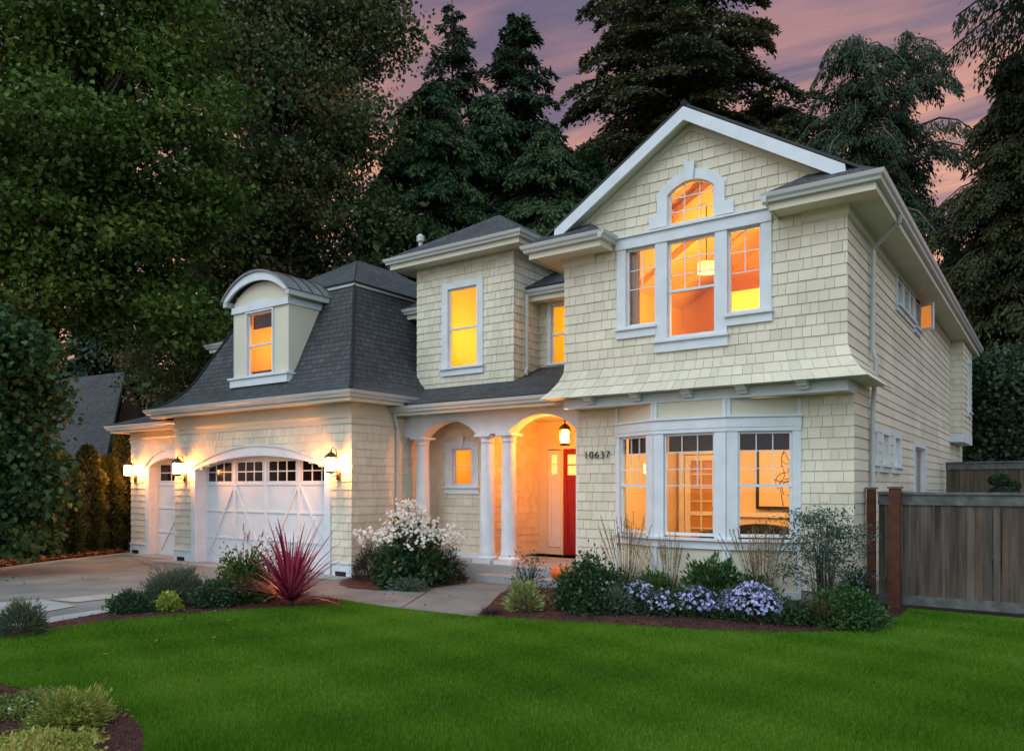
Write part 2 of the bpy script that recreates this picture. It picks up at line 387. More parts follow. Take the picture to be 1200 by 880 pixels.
def room(parent, x0, x1, y0, y1, z0, z1, m, floor=None, open_='front', ridge=None):
    mb = MB(); mats = [m, floor or m]
    mb.face([(x0,y0,z0),(x1,y0,z0),(x1,y1,z0),(x0,y1,z0)], 1)
    if ridge:
        xm = (x0+x1)/2
        mb.face([(x0,y0,z1),(xm,y0,ridge),(xm,y1,ridge),(x0,y1,z1)]); mb.face([(x1,y0,z1),(xm,y0,ridge),(xm,y1,ridge),(x1,y1,z1)])
        mb.face([(x0,y1,z0),(x1,y1,z0),(x1,y1,z1),(xm,y1,ridge),(x0,y1,z1)])
        if open_ != 'front': mb.face([(x0,y0,z0),(x1,y0,z0),(x1,y0,z1),(xm,y0,ridge),(x0,y0,z1)])
    else:
        mb.face([(x0,y0,z1),(x1,y0,z1),(x1,y1,z1),(x0,y1,z1)])
        mb.face([(x0,y1,z0),(x1,y1,z0),(x1,y1,z1),(x0,y1,z1)])
        if open_ != 'front': mb.face([(x0,y0,z0),(x1,y0,z0),(x1,y0,z1),(x0,y0,z1)])
    mb.face([(x0,y0,z0),(x0,y1,z0),(x0,y1,z1),(x0,y0,z1)])
    if open_ != 'right': mb.face([(x1,y0,z0),(x1,y1,z0),(x1,y1,z1),(x1,y0,z1)])
    return mb.build('interior_room', mats, parent)
def rface(mb, pts, th=.035):
    """roof plane; pts[0]->pts[1] is the eave"""
    p = [Vector(q) for q in pts]; u = (p[1]-p[0]).normalized(); n = u.cross(p[2]-p[0]).normalized()
    if n.z < 0: n = -n
    v = n.cross(u)
    if v.z < 0: v = -v
    o = Vector((0,0,0))
    top = [q+n*th for q in p]
    mb.face(top, 0, 0, [((q-o).dot(u)+50, (q-o).dot(v)+50) for q in p]); mb.face([q for q in p][::-1], 0, 0)
    for i in range(len(p)):
        j = (i+1) % len(p); mb.face([p[i],p[j],top[j],top[i]], 0, 0, [(.1,.05)]*4)
def eave(parent, path, oh, Gz, ends=True, drop=.20, frieze=.16, fmat='cream', gutter=True):
    e = MB(); s = Gz-drop
    e.sweep(path, [(0.0,s),(oh-.02,s),(oh-.02,s+.02),(0.0,s+.02)])
    e.sweep(path, [(oh-.02,s-.025),(oh,s-.025),(oh,Gz-.005),(oh-.02,Gz-.005)])
    e.build('soffit', M['cream'], parent)
    if frieze:
        f = MB(); f.sweep(path, [(0,s-frieze),(.04,s-frieze),(.04,s-.04),(.07,s-.001),(0,s-.001)]); f.build('frieze', M[fmat], parent)
    if gutter:
        g = MB(); g.sweep(path, [(oh+.001,Gz-.125),(oh+.065,Gz-.12),(oh+.075,Gz-.085),(oh+.105,Gz-.055),(oh+.115,Gz-.02),(oh+.12,Gz),(oh+.10,Gz),(oh+.095,Gz-.03),(oh+.001,Gz-.03)])
        g.build('gutter', M['gutter'], parent)

# =================================================================== HOUSE
H = empty('house', (-9.5, 12.5, 0), 'cream shingled two storey house with dark grey roofs, white trim and warmly lit windows', 'house')
CX = -4.71
XL, XR = -7.0, -2.42
def flare(z): return .33*max(0, (3.84-z)/.56)**1.7
SEQ = [100]
def put(mb, name='siding', m='siding', parent=None): SEQ[0] += 1; return mb.build(name, M[m], parent or H)

# ---- main gable block, upper storey front
up = front(11.5)
zg = 5.62
ridge_wall = 7.40; sl = .634
reg1 = rect(XL, XR, 3.3, zg)
gtop = 7.66-.12
hwg = (gtop-zg)/sl
reg2 = [(CX-min(hwg,2.29), zg),(CX+min(hwg,2.29), zg),(CX+2.29, gtop-sl*2.29),(CX, gtop),(CX-2.29, gtop-sl*2.29)]
holes_up = [(-5.83,-5.29,4.42,5.70),(-5.10,-4.30,4.16,5.70),(-4.12,-3.60,4.42,5.70),(-6.0,-3.45,5.66,5.86)]
holes_up += arc_holes(-4.705, .42, 6.43, .20, 5.90)
put(siding(up, [reg1, reg2], holes_up, .162, ext=(.02,.02), seed=3, flare=flare, z_start=3.3))
# right side wall of the block, upper storey: lapped boards, shingles on the first metre
rs = right(XR)
sidewin_up = [(15.5,16.0),(16.25,16.7),(16.95,17.3)]
holes_side = [(a-.03,b+.03,5.12,5.55) for a,b in sidewin_up]+[(17.56,18.24,5.05,5.62)]
put(siding(rs, [rect(11.5, 27.2, 3.3, 5.76)], holes_side, .162, lap=True, seed=5, flare=lambda z: 0, z_start=3.3))
fl2 = MB()   # flared foot of the side wall
k0 = siding(right(XR), [rect(11.5, 12.7, 3.3, 3.9)], (), .162, lap=True, seed=6, flare=flare, z_start=3.3, ext=(0,0)); put(k0)
# left side wall
put(siding(left(XL), [rect(11.5, 14.5, 3.3, 5.76)], (), .162, seed=7, flare=flare, z_start=3.3))
# flare underside + beam
b = MB()
b.face([(XL-.3,11.2,3.305),(XR+.3,11.2,3.305),(XR+.3,12.7,3.305),(XL-.3,12.7,3.305)])
b.build('overhang_soffit', M['cream'], H)
bm = MB(); bm.box(XL-.02, XR+.02, 11.47, 11.62, 3.14, 3.30); bm.box(XR-.10, XR+.02, 11.621, 12.1, 3.14, 3.30); bm.box(XL-.02, XL+.10, 11.621, 12.1, 3.14, 3.30)
bm.box(XL-.035, XR+.035, 11.455, 11.469, 3.14, 3.17)
bm.build('overhang_beam', M['trim'], H)
sf = MB(); sf.box(XL+.11, XR-.11, 11.621, 12.0, 3.15, 3.17); sf.build('porch_soffit', M['cream'], H)
for x in (-6.48,-5.62,-4.74,-3.87,-2.99):
    q = MB(); fx = right(x-.06)
    q.wpoly(FR((x-.06,0),(0,1),(1,0)), [(11.454,3.304),(11.454,3.19),(11.39,3.19),(11.38,3.225),(11.31,3.235),(11.30,3.27),(11.23,3.28),(11.23,3.304)], 0, .15)
    q.build('corbel', M['trim'], H)
# lower storey
lo = front(11.93)
put(siding(lo, [rect(XL, -6.23, .25, 3.14)], (), .162, ext=(.02,0), seed=11, z_start=.25))
put(siding(lo, [rect(-3.15, XR, .25, 3.14)], (), .162, ext=(0,.02), seed=12, z_start=.25))
put(siding(left(XL), [rect(11.93, 14.5, .25, 3.3)], (), .162, seed=13, z_start=.25))
low_w = [(13.17,13.52),(14.12,14.6),(15.25,15.78)]
hs = [(a-.03,b_+.03,2.17,2.68) for a,b_ in low_w]+[(17.55,19.1,1.0,2.62)]
put(siding(rs, [rect(11.93, 27.2, .25, 3.3)], hs, .162, lap=True, seed=14, z_start=.10))
fd = MB(); fd.box(XL+.01, XR-.01, 11.94, 27.2, 0, .25); fd.box(-19.8,-7,13.9,17.4,0,.3); fd.build('foundation', M['concrete'], H)
put(siding(back(27.2), [rect(XL, XR, .2, 5.76)], (), .162, lap=True, seed=15))
# bump-out bay far along the side wall
bo = MB(); bo.wbox(rs, 23.9, 26.4, 3.0, 3.25, 0, .34); bo.build('bay_skirt', M['trim'], H)
put(siding(right(-2.1), [rect(23.9, 26.4, 3.25, 5.75)], [(25.1,25.7,3.9,5.3)], .162, seed=16, ext=(.02,0)))
put(siding(FR((0,23.9),(1,0),(0,-1)), [rect(-2.42,-2.1, 3.25, 5.75)], (), .162, seed=17, ext=(0,.02)))
window(H, right(-2.1), 25.15,25.65,3.95,5.25, cas=(.08,.08,.1,.05), cols=1, rows=1, sillh=.1)

# main block roof
zr = 7.66; Gm = 5.93; oh = .46; ex = oh+.03; fy = 11.5-.5
XEr = XR+ex; XEl = XL-ex; dx = XEr-CX
slm = (zr-Gm)/dx
rf = MB()
yb = 27.6
hx = XEr-.28; zhx = Gm+slm*.28
rface(rf, [(XEr,fy,Gm),(XEr,yb,Gm),(CX,yb,zr),(CX,11.22,zr),(hx,fy+.28-.06,zhx)])
hxl = XEl+.28
rface(rf, [(XEl,fy,Gm),(XEl,yb,Gm),(CX,yb,zr),(CX,11.22,zr),(hxl,fy+.28-.06,zhx)])
# the little hipped roofs of the cornice returns
for sgn, xo, xi in ((1, XEr, -3.36), (-1, XEl, -6.08)):
    zt = Gm+slm*.5
    rface(rf, [(xo,fy,Gm),(xi,fy,Gm),(xi+sgn*.42,11.5,zt),(xo-sgn*.5,11.5,zt)], .03)
    rface(rf, [(xi,fy,Gm),(xi,11.5,Gm),(xi+sgn*.42,11.5,zt)], .03)
rcap = MB(); rcap.tube([(CX,11.2,zr+.03),(CX,yb,zr+.03)], .05, 6)
rf.build('roof', M['roof'], H); rcap.build('ridge_cap', M['roof'], H)
# eaves: left return, sides, right return
eave(H, [(-3.02,11.5),(XR,11.5),(XR,27.2)], oh, Gm, frieze=.14)
eave(H, [(XL,17.0),(XL,11.5),(-6.40,11.5)], oh, Gm, frieze=.14)
# end returns of the short front eaves
for xe, sg in ((-3.02,-1), (-6.40,1)):
    q = MB(); x1 = xe+sg*.32
    q.box(min(xe,x1), max(xe,x1), 11.06, 11.49, Gm-.2, Gm-.18); q.box(min(x1,x1+sg*.02), max(x1,x1+sg*.02), 11.04, 11.49, Gm-.225, Gm-.005); q.box(min(xe,x1),max(xe,x1),11.04,11.06,Gm-.225,Gm-.005)
    q.build('soffit', M['cream'], H)
    g = MB(); prof = [(11.04,Gm-.125),(10.975,Gm-.12),(10.965,Gm-.085),(10.935,Gm-.055),(10.925,Gm-.02),(10.92,Gm),(10.94,Gm),(11.04,Gm-.02)]
    g.wpoly(FR((0,0),(0,1),(1,0)), prof, min(xe,x1+sg*.1), max(xe,x1+sg*.1))
    g.wpoly(FR((0,0),(1,0),(0,1)), [(x1+sg*.02,Gm-.125),(x1+sg*.085,Gm-.12),(x1+sg*.095,Gm-.085),(x1+sg*.125,Gm-.055),(x1+sg*.14,Gm),(x1+sg*.12,Gm),(x1+sg*.02,Gm-.02)], 10.93, 11.49)
    g.build('gutter', M['gutter'], H)
# rake boards
for sg in (-1, 1):
    q = MB(); fr_ = front(11.22)
    x1 = 2.33
    q.wpoly(fr_, [(CX, zr-.02),(CX+sg*x1, zr-.02-slm*x1),(CX+sg*(x1+.02), zr-.17-slm*x1),(CX+sg*(x1-.06), zr-.225-slm*(x1-.06)),(CX, zr-.225)][::sg], -.03, .015)
    q.build('rake_board', M['trim'], H)
    q = MB(); y0, y1 = 11.25, 11.5
    q.face([(CX,y0,zr-.17),(CX+sg*x1,y0,zr-.17-slm*x1),(CX+sg*x1,y1,zr-.17-slm*x1),(CX,y1,zr-.17)])
    q.build('rake_soffit', M['cream'], H)
    q = MB(); q.wpoly(up, [(CX, zr-.18),(CX+sg*2.25, zr-.18-slm*2.25),(CX+sg*2.25, zr-.28-slm*2.25),(CX, zr-.28)][::sg], .0, .035); q.build('rake_trim', M['cream'], H)

# triple window and arched window above it
window(H, up, -5.79,-5.33,4.46,5.66, cas=(.16,0,.13,.06), cols=2, rows=2, top=.48, meet=False, sillh=.13)
window(H, up, -5.06,-4.34,4.20,5.66, cas=(.20,.19,.13,.07), cols=3, rows=3, top=.48, meet=True, sillh=.15)
window(H, up, -4.08,-3.64,4.46,5.66, cas=(0,.16,.13,.06), cols=2, rows=2, top=.48, meet=False, sillh=.13)
q = MB(); q.wbox(up, -6.0,-3.44,5.70,5.88,.043,.06); q.wbox(up,-6.04,-3.40,5.88,5.91,0.0,.10)
q.build('window_header', M['trim'], H)
def arched(parent, fr, c, hw, z0, zs, rise, cw, cols, rows, key=True, wings=None):
    inner = arc_pts(c, hw, zs, rise, 20); outer = arc_pts(c, hw+cw, zs+.03, rise+cw*.75, 20)
    mb = MB(); band(mb, fr, outer, inner, 0, .045)
    mb.wpoly(fr, [(c-hw-cw,z0),(c-hw,z0),(c-hw,zs),(c-hw-cw,zs+.03)], 0, .045); mb.wpoly(fr, [(c+hw,z0),(c+hw+cw,z0),(c+hw+cw,zs+.03),(c+hw,zs)], 0, .045)
    if wings:
        for s_ in (-1,1): mb.wbox(fr, *(sorted((c+s_*(hw+cw), c+s_*(hw+cw+wings)))), z0, z0+.2, 0, .045)
    if key: mb.wpoly(fr, [(c-.06,zs+rise-.02),(c+.06,zs+rise-.02),(c+.09,zs+rise+cw+.09),(c-.09,zs+rise+cw+.09)], .0455, .085)
    band(mb, fr, inner, [(c+(x-c)*.985, z-.008) for x,z in inner], -.12, -.001)
    mb.wbox(fr, c-hw-.006, c-hw+.003, z0, zs, -.12, -.001); mb.wbox(fr, c+hw-.003, c+hw+.006, z0, zs, -.12, -.001); mb.wbox(fr, c-hw, c+hw, z0-.05, z0+.0, -.12, .03)
    w = mb.build('arched_window', M['trim'], parent)
    s = MB(); i2 = arc_pts(c, hw-.035, zs, rise-.035*.5, 20)
    band(s, fr, inner, i2, -.07, -.02); s.wbox(fr, c-hw, c-hw+.035, z0, zs, -.07, -.02); s.wbox(fr, c+hw-.035, c+hw, z0, zs, -.07, -.02); s.wbox(fr, c-hw+.035, c+hw-.035, z0, z0+.035, -.07, -.02)
    Rr = (hw*hw+rise*rise)/(2*rise); cz = zs+rise-Rr
    for i in range(1, cols):
        x = c-hw+2*hw*i/cols; s.wbox(fr, x-.0075, x+.0075, z0+.03, cz+math.sqrt(max(0,Rr*Rr-(x-c)**2))-.02, -.058, -.04)
    for i in range(1, rows):
        zz = z0+(zs+rise-z0)*i/rows; xx = hw-.02 if zz < zs else math.sqrt(max(0, Rr*Rr-(zz-cz)**2))-.03
        s.wbox(fr, c-xx, c+xx, zz-.0075, zz+.0075, -.057, -.041)
    s.build('sash', M['trim'], w)
    g = MB(); g.face([fr(x,z,-.062) for x,z in [(c-hw,z0),(c+hw,z0)]+inner[::-1]]); g.build('pane', M['glass'], w)
    return w
arched(H, up, -4.705, .385, 5.945, 6.43, .17, .17, 3, 3, wings=.14)
# upper room: vaulted, warm
room(H, -6.92,-2.5,11.52,16.4,3.5,5.75, M['ochre'], M['dark'], ridge=7.15)
light('ceiling_light', (-4.6,13.9,5.0), 275, (1,.47,.085), H, .2)
q = MB(); q.wpoly(FR((0,0),(1,0),(0,1)), [(0,0)]*0+[(-5.84,4.2),(-5.68,4.2),(-5.68,5.75),(-5.84,5.75)], 11.62, 11.66)
for i in range(5): q.tube([(-5.82+.035*i,11.67,4.2),(-5.82+.035*i,11.67,5.75)], .014, 6)
q.build('interior_curtain', mat('striped_curtain',(.30,.26,.24),.8), H)
q = MB()
for y0, z0_ in ((12.35,4.85),(13.15,4.65)):
    q = MB()
    q.box(-6.90,-6.87,y0,y0+.05,z0_,z0_+.7); q.box(-6.90,-6.87,y0+.5,y0+.55,z0_,z0_+.7); q.box(-6.90,-6.87,y0+.05,y0+.5,z0_,z0_+.05); q.box(-6.90,-6.87,y0+.05,y0+.5,z0_+.65,z0_+.7); q.build('wall_frame', M['dark'], H)
q = MB(); q.box(-5.3,-4.7,16.31,16.38,3.5,5.35); q.build('interior_door', M['ochre'], H)
for yy in (12.6,13.9,15.2):
    q = MB()
    for sg in (-1,1): xa = CX+sg*2.15; q.face([(CX,yy,7.10),(xa,yy,5.80),(xa,yy,5.66),(CX,yy,6.96)]); q.face([(CX,yy+.12,7.10),(xa,yy+.12,5.80),(xa,yy+.12,5.66),(CX,yy+.12,6.96)]); q.face([(CX,yy,6.96),(xa,yy,5.66),(xa,yy+.12,5.66),(CX,yy+.12,6.96)])
    q.build('interior_beam', M['ochre'], H)
q = MB(); q.lathe([(0,5.62),(.16,5.62),(.16,5.80),(0,5.80)], -5.15, 13.3, 16); q.build('lamp_shade', emat('lit_lamp_shade', (1,.62,.22), 1.3), H); q = MB(); q.tube([(-5.15,13.3,5.8),(-5.15,13.3,6.85)], .01, 5); q.build('lamp_rod', M['dark'], H)

# ---- bow window on the ground floor
PB = [(-6.23,11.93),(-5.32,11.48),(-4.13,11.48),(-3.15,11.93)]
glz = [(.15,.80),(.205,.975),(.20,.92)]
bp_ = MB(); bt = MB(); bp2 = MB()
for i in range(3):
    fr_, ln = seg(PB[i], PB[i+1]); g0, g1 = glz[i]
    bp_.wbox(fr_, 0, ln, .12, .86, -.05, 0); bp2.wbox(fr_, 0, ln, 2.88, 3.14, -.05, 0)
    s0, s1 = g0-.035, g1+.035
    bt.wbox(fr_, 0, s0, 1.0, 2.64, -.10, .03); bt.wbox(fr_, s1, ln, 1.0, 2.64, -.10, .03)
    w, _ = window(H, fr_, g0, g1, 1.075, 2.60, cas=(.0,.0,.0,.0), cols=3, rows=3, top=.485, meet=(i != 1), sill=False, rec=.06)
    if i == 1: pass
    for (d, wd) in ((0, .055), (ln-.055, .055)):
        bt.wbox(fr_, d, d+wd, .12, .86, 0, .03); bt.wbox(fr_, d, d+wd, 2.88, 3.14, 0, .03)
bt.sweep(PB, [(-.10,.84),(.05,.84),(.05,.96),(.11,.965),(.11,1.0),(-.10,1.0)])
bt.sweep(PB, [(-.10,2.64),(.045,2.64),(.045,2.70),(.055,2.70),(.055,2.84),(.085,2.85),(.085,2.88),(-.10,2.88)])
bt.sweep(PB, [(-.05,.10),(.035,.10),(.035,.22),(-.05,.22)])
bp_.build('bay_panel', M['cream'], H); bp2.build('bay_panel', M['cream'], H); bt.build('bay_trim', M['trim'], H)
q = MB()
for (x0,x1,y) in ((-5.9,-5.4,11.78),): pass
for i in range(3):
    fr_, ln = seg(PB[i], PB[i+1]); q.wbox(fr_, glz[i][0]-.02, glz[i][1]+.02, 2.36, 2.62, -.20, -.16)
q.build('roller_shade', mat('dark_roller_shade', (.03,.015,.012), .8), H)
room(H, -6.95,-2.47,11.96,16.2,.35,3.12, M['cream_in'], M['dark'])
light('ceiling_light', (-4.6,13.6,2.75), 185, (1,.56,.22), H, .2)
fd = empty('french_door', (-6.4,16.15,.35), 'white french door with ten small panes, seen through the middle bay window', 'door')
q = MB()
for (x0,x1,y,yy) in ((-6.72,-5.98,16.10,16.16),):
    q.box(x0-.14,x0-.02,y-.03,yy,.35,2.62); q.box(x1+.02,x1+.14,y-.03,yy,.35,2.62); q.box(x0-.02,x1+.02,y-.03,yy,2.5,2.62)
q.build('door_casing', M['white_in'], fd)
q = MB(); x0, x1 = -6.72, -5.98
q.box(x0,x0+.12,16.08,16.12,.36,2.48); q.box(x1-.12,x1,16.08,16.12,.36,2.48); q.box(x0+.12,x1-.12,16.08,16.12,2.36,2.48); q.box(x0+.12,x1-.12,16.08,16.12,.36,.6)
xm = (x0+x1)/2; q.box(xm-.015,xm+.015,16.085,16.115,.6,2.36)
for i in range(1,6): z = .6+1.76*i/6; q.box(x0+.12,x1-.12,16.086,16.114,z-.014,z+.014)
q.build('door_leaf', M['white_in'], fd)
q = MB(); q.box(x0+.12,x1-.12,16.125,16.14,.6,2.36); q.build('door_panes', mat('amber_glass',(.55,.27,.06),.2), fd)
q = MB(); q.lathe([(.0,1.30),(.03,1.31),(.035,1.34),(.02,1.37),(0,1.375)], x1-.06, 16.04, 10); q.build('handle', M['steel'], fd)
pc = empty('framed_picture', (-4.4,16.15,1.3), 'large black framed picture of curling branches seen through the right bay window', 'picture')
q = MB(); X0,X1,Z0,Z1 = -5.16,-3.6,1.33,2.75
q.box(X0,X1,16.09,16.15,Z0,Z0+.06); q.box(X0,X1,16.09,16.15,Z1-.06,Z1); q.box(X0,X0+.06,16.09,16.15,Z0+.06,Z1-.06); q.box(X1-.06,X1,16.09,16.15,Z0+.06,Z1-.06)
q.build('picture_frame', M['steel'], pc)
q = MB(); q.box(X0+.06,X1-.06,16.12,16.14,Z0+.06,Z1-.06); q.build('picture_sheet', M['cream_in'], pc)
q = MB(); rg = random.Random(4)
for k in range(16):
    x, z = rg.uniform(X0+.35,X1-.25), rg.uniform(Z0+.2,Z1-.2); a = rg.uniform(0,6.3); pts = []
    kk = rg.uniform(-1,1)*9
    for i in range(16):
        pts.append((x,16.112,z)); a += kk*.035+rg.uniform(-.15,.15); x = min(max(x+.035*math.cos(a),X0+.1),X1-.1); z = min(max(z+.035*math.sin(a),Z0+.1),Z1-.1)
    q.tube(pts, .007, 5)
q.build('picture_drawing', M['dark'], pc)
sf = empty('sofa', (-4.0,13.3,.35), 'dark striped sofa with rounded back below the right bay window', 'sofa')
fab = mat('striped_upholstery', (.05,.038,.03), .9, .2, noise=(14,.5), bump=(40,.5))
q = MB(); fx = FR((0,12.75),(1,0),(0,1)); hump = arc_pts(-4.05, .95, .92, .26, 16)
q.wpoly(fx, [(-5.0,.5)]+[(-3.1,.5)]+hump[::-1], 0, .22); q.build('backrest', fab, sf)
q = MB(); q.box(-5.0,-3.1,12.97,13.7,.5,.82); q.build('seat', fab, sf)
q = MB()
q.box(-5.1,-4.96,12.8,13.7,.45,1.02); q.build('armrest', fab, sf); q = MB(); q.box(-3.12,-2.98,12.8,13.7,.45,1.02); q.build('armrest', fab, sf)
for x in (-4.98,-3.1):
    for y in (12.85,13.6): q = MB(); q.box(x,x+.05,y,y+.05,.35,.5); q.build('leg', M['dark'], sf)
tb = MB(); tb.box(-6.93,-2.48,16.12,16.18,1.16,1.26); tb.build('chair_rail', M['white_in'], H)

# house number
fcu = bpy.data.curves.new('house_number', 'FONT'); fcu.body = '10637'; fcu.size = .19; fcu.extrude = .012; fcu.space_character = 1.12; fcu.offset = -.004
no = bpy.data.objects.new('house_number_curve', fcu); COL.objects.link(no)
dg = bpy.context.evaluated_depsgraph_get(); me = bpy.data.meshes.new_from_object(no.evaluated_get(dg)); me.materials.clear(); me.materials.append(M['steel'])
bpy.data.objects.remove(no)
me.transform(Matrix.Translation((-6.86, 11.885, 2.29)) @ Matrix.Rotation(R(90), 4, 'X'))
link('house_number', me, H)

# side windows
for a,b_ in sidewin_up:
    window(H, rs, a, b_, 5.15, 5.52, cas=(.07,.07,.07,.05), sill=True, meet=False, sillh=.08)
w, _ = window(H, rs, 17.62, 18.18, 5.10, 5.56, cas=(.07,.07,.07,.05), meet=False, sillh=.08)
room(H, -5.6,-2.44,15.0,19.6,4.4,5.65, M['ochre'], M['dark'], open_='right') 
light('ceiling_light', (-3.6,18.6,5.3), 14, (1,.42,.07), H, .1)
cs = MB(); fo = FR((-2.39,18.2),(.86,-.51),(-.51,-.86))
cs.wbox(fo,.0,.05,5.05,5.60,-.02,.02); cs.wbox(fo,.29,.33,5.05,5.60,-.02,.02); cs.wbox(fo,.05,.29,5.05,5.10,-.02,.02); cs.wbox(fo,.05,.29,5.55,5.60,-.02,.02)
c_ = cs.build('open_casement', M['trim'], H)
cs = MB(); cs.face([fo(.05,5.1,0),fo(.29,5.1,0),fo(.29,5.55,0),fo(.05,5.55,0)]); cs.build('pane', mat('painted_reflection_glass', (.55,.22,.05), .25, .6, emit=((1,.32,.06),.5)), c_)  # lit room's amber reflection put into the pane as colour and glow
for a,b_ in low_w:
    window(H, rs, a, b_, 2.20, 2.64, cas=(.08,.08,.08,.04), sill=True, meet=False, sillh=.09)
window(H, rs, 17.6, 19.05, 1.03, 2.58, cas=(.08,.08,.08,.04), cols=2, rows=1, fullgrid=True, meet=False)
room(H, -6.9,-2.44,16.3,20.5,.3,3.1, M['cream_in'], M['dark'], open_='right'); light('ceiling_light', (-4,18.4,2.7), 10, (1,.5,.25), H)
room(H, -2.46,-2.43,12.2,16.15,1.9,2.95, M['white_in'], M['dark'], open_='right')

# ---- middle block (taller, with the yellow window)
mf = front(12.75); XM0, XM1 = -11.6, -8.99; Gt = 6.78
put(siding(mf, [rect(XM0, XM1, 3.7, 6.62)], [(-10.70,-9.90,4.33,6.02)], .162, ext=(0,.02), seed=21, z_start=3.7))
put(siding(right(XM1), [rect(12.75, 14.0, 3.7, 6.62)], (), .162, ext=(.0,0), seed=22, z_start=3.7))
put(siding(left(XM0), [rect(12.75, 16.0, 3.7, 6.62)], (), .162, seed=23, z_start=3.7))
put(siding(back(16.5), [rect(XM0, XM1, 3.7, 6.62)], (), .162, lap=True, seed=24))
put(siding(right(XM1), [rect(14.0, 16.5, 5.6, 6.62)], (), .162, lap=True, seed=25))
eave(H, [(XM0,16.5),(XM0,12.75),(XM1,12.75),(XM1,16.5)], .42, Gt, frieze=0)
rm = MB(); e_ = .45; x0,x1,y0,y1 = XM0-e_,XM1+e_,12.75-e_,16.5+e_; xm = (x0+x1)/2; hh = (x1-x0)/2; zt = Gt+.63*hh
rface(rm, [(x0,y0,Gt),(x1,y0,Gt),(xm,y0+hh,zt)]); rface(rm, [(x1,y0,Gt),(x1,y1,Gt),(xm,y1-hh,zt),(xm,y0+hh,zt)])
rface(rm, [(x0,y1,Gt),(x0,y0,Gt),(xm,y0+hh,zt),(xm,y1-hh,zt)]); rface(rm, [(x0,y1,Gt),(x1,y1,Gt),(xm,y1-hh,zt)])
rm.build('roof', M['roof'], H)
window(H, mf, -10.66,-9.94,4.37,5.98, cas=(.16,.16,.13,.04), cols=1, rows=1, top=.49, sillh=.13)
room(H, -11.5,-9.05,12.78,15.6,3.75,6.55, M['yellow'], M['yellow']); light('ceiling_light', (-10.3,14.3,5.3), 72, (1,.62,.09), H, .25)
# recessed wall with narrow window
rw = front(13.7)
put(siding(rw, [rect(XM1, XL, 4.2, 5.72)], [(-8.68,-8.1,4.36,5.60)], .162, seed=26, z_start=4.2))
window(H, rw, -8.65,-8.13,4.39,5.55, cas=(.09,.09,.08,.03), rows=1, cols=1, top=.5, sillh=.1)
room(H, -8.9,-7.05,13.73,15.6,4.0,5.7, M['yellow'], M['yellow']); light('ceiling_light', (-7.9,14.9,5.2), 30, (1,.60,.09), H, .15)
eave(H, [(XM1+.0,13.7),(XL,13.7)], .42, 5.85, frieze=.0)
# rear wing with its own low roof
WY = 13.7; WX = -19.6
put(siding(front(WY), [rect(WX, XM0, 3.3, 5.72)], (), .162, seed=27)); put(siding(left(WX), [rect(WY, 17.4, .2, 5.72)], (), .162, seed=28)); put(siding(back(17.4), [rect(WX, XL, .2, 5.72)], (), .162, lap=True, seed=29))
eave(H, [(WX,17.4),(WX,WY),(XM0-.02,WY)], .5, 5.88, frieze=0)
rw_ = MB(); g_ = 5.86; y0,y1 = WY-.55, 17.95; ym = (y0+y1)/2; zt = g_+.50*(ym-y0); x0 = WX-.55
rface(rw_, [(x0,y0,g_),(XM0+.02,y0,g_),(XM0+.02,ym,zt),(x0+(ym-y0),ym,zt)]); rface(rw_, [(XM1-.02,y0,g_),(-7.5,y0,g_),(-5.9,ym,zt),(XM1-.02,ym,zt)])
rface(rw_, [(x0,y1,g_),(-7.5,y1,g_),(-5.9,ym,zt),(x0+(ym-y0),ym,zt)]); rface(rw_, [(x0,y1,g_),(x0,y0,g_),(x0+(ym-y0),ym,zt)])
rw_.build('roof', M['roof'], H)
vp = MB(); vp.lathe([(.05,7.0),(.05,7.42),(.09,7.43),(.09,7.55),(.04,7.60),(0,7.6)], -12.0, 13.3, 12); vp.build('roof_vent', M['gutter'], H)

# ---- porch
fl = MB(); fl.box(-11.33,-7.0,11.85,14.5,0,.30); fl.build('porch_floor', M['concrete'], H)
st = MB(); st.box(-8.95,-7.0,11.45,11.849,0,.15); st.build('porch_step', M['concrete'], H)
put(siding(mf, [rect(-11.33,-9.57,.42,3.28)], [(-10.58,-10.04,1.82,2.62)], .162, seed=31, z_start=.42))
wt = MB(); wt.wbox(mf,-11.31,-9.57,.301,.42,0,.04); wt.build('base_trim', M['trim'], H)
put(siding(right(-9.57), [rect(12.75,14.5,.42,3.28)], (), .162, ext=(.02,0), seed=32, z_start=.42))
wt = MB(); wt.wbox(right(-9.57),12.71,14.5,.301,.42,0,.04); wt.build('base_trim', M['trim'], H)
pw, _ = window(H, mf, -10.54,-10.08,1.86,2.57, cas=(.18,.18,.14,.06), rows=1, cols=1, meet=False, sillh=.12)
q = MB(); q.wpoly(mf, [(-10.35,2.60),(-10.27,2.60),(-10.24,2.88),(-10.38,2.88)], .043,.075); q.build('keystone', M['trim'], pw)
room(H, -11.2,-9.65,12.78,14.9,.5,3.2, M['ochre'], M['ochre']); light('ceiling_light', (-10.5,13.8,2.4), 24, (1,.50,.10), H)
pb = MB(); bf = front(12.05)
poly = [(-11.31,3.28),(-11.31,2.83),(-10.86,2.83)]+arc_pts(-10.13,.73,2.84,.30)+[(-9.40,2.83),(-8.62,2.83)]+arc_pts(-7.87,.75,2.84,.31)+[(-7.12,2.60),(-7.01,2.60),(-7.01,3.28)]
pb.wpoly(bf, poly, -.32, 0); pb.build('porch_beam', M['trim'], H)
pl = MB(); pl.wbox(bf,-7.12,-7.03,.30,2.6,-.3,0); pl.build('pilaster', M['trim'], H)
cl = MB(); cl.box(-11.3,-7.01,12.37,14.49,3.24,3.27); cl.build('porch_ceiling', M['cream'], H)
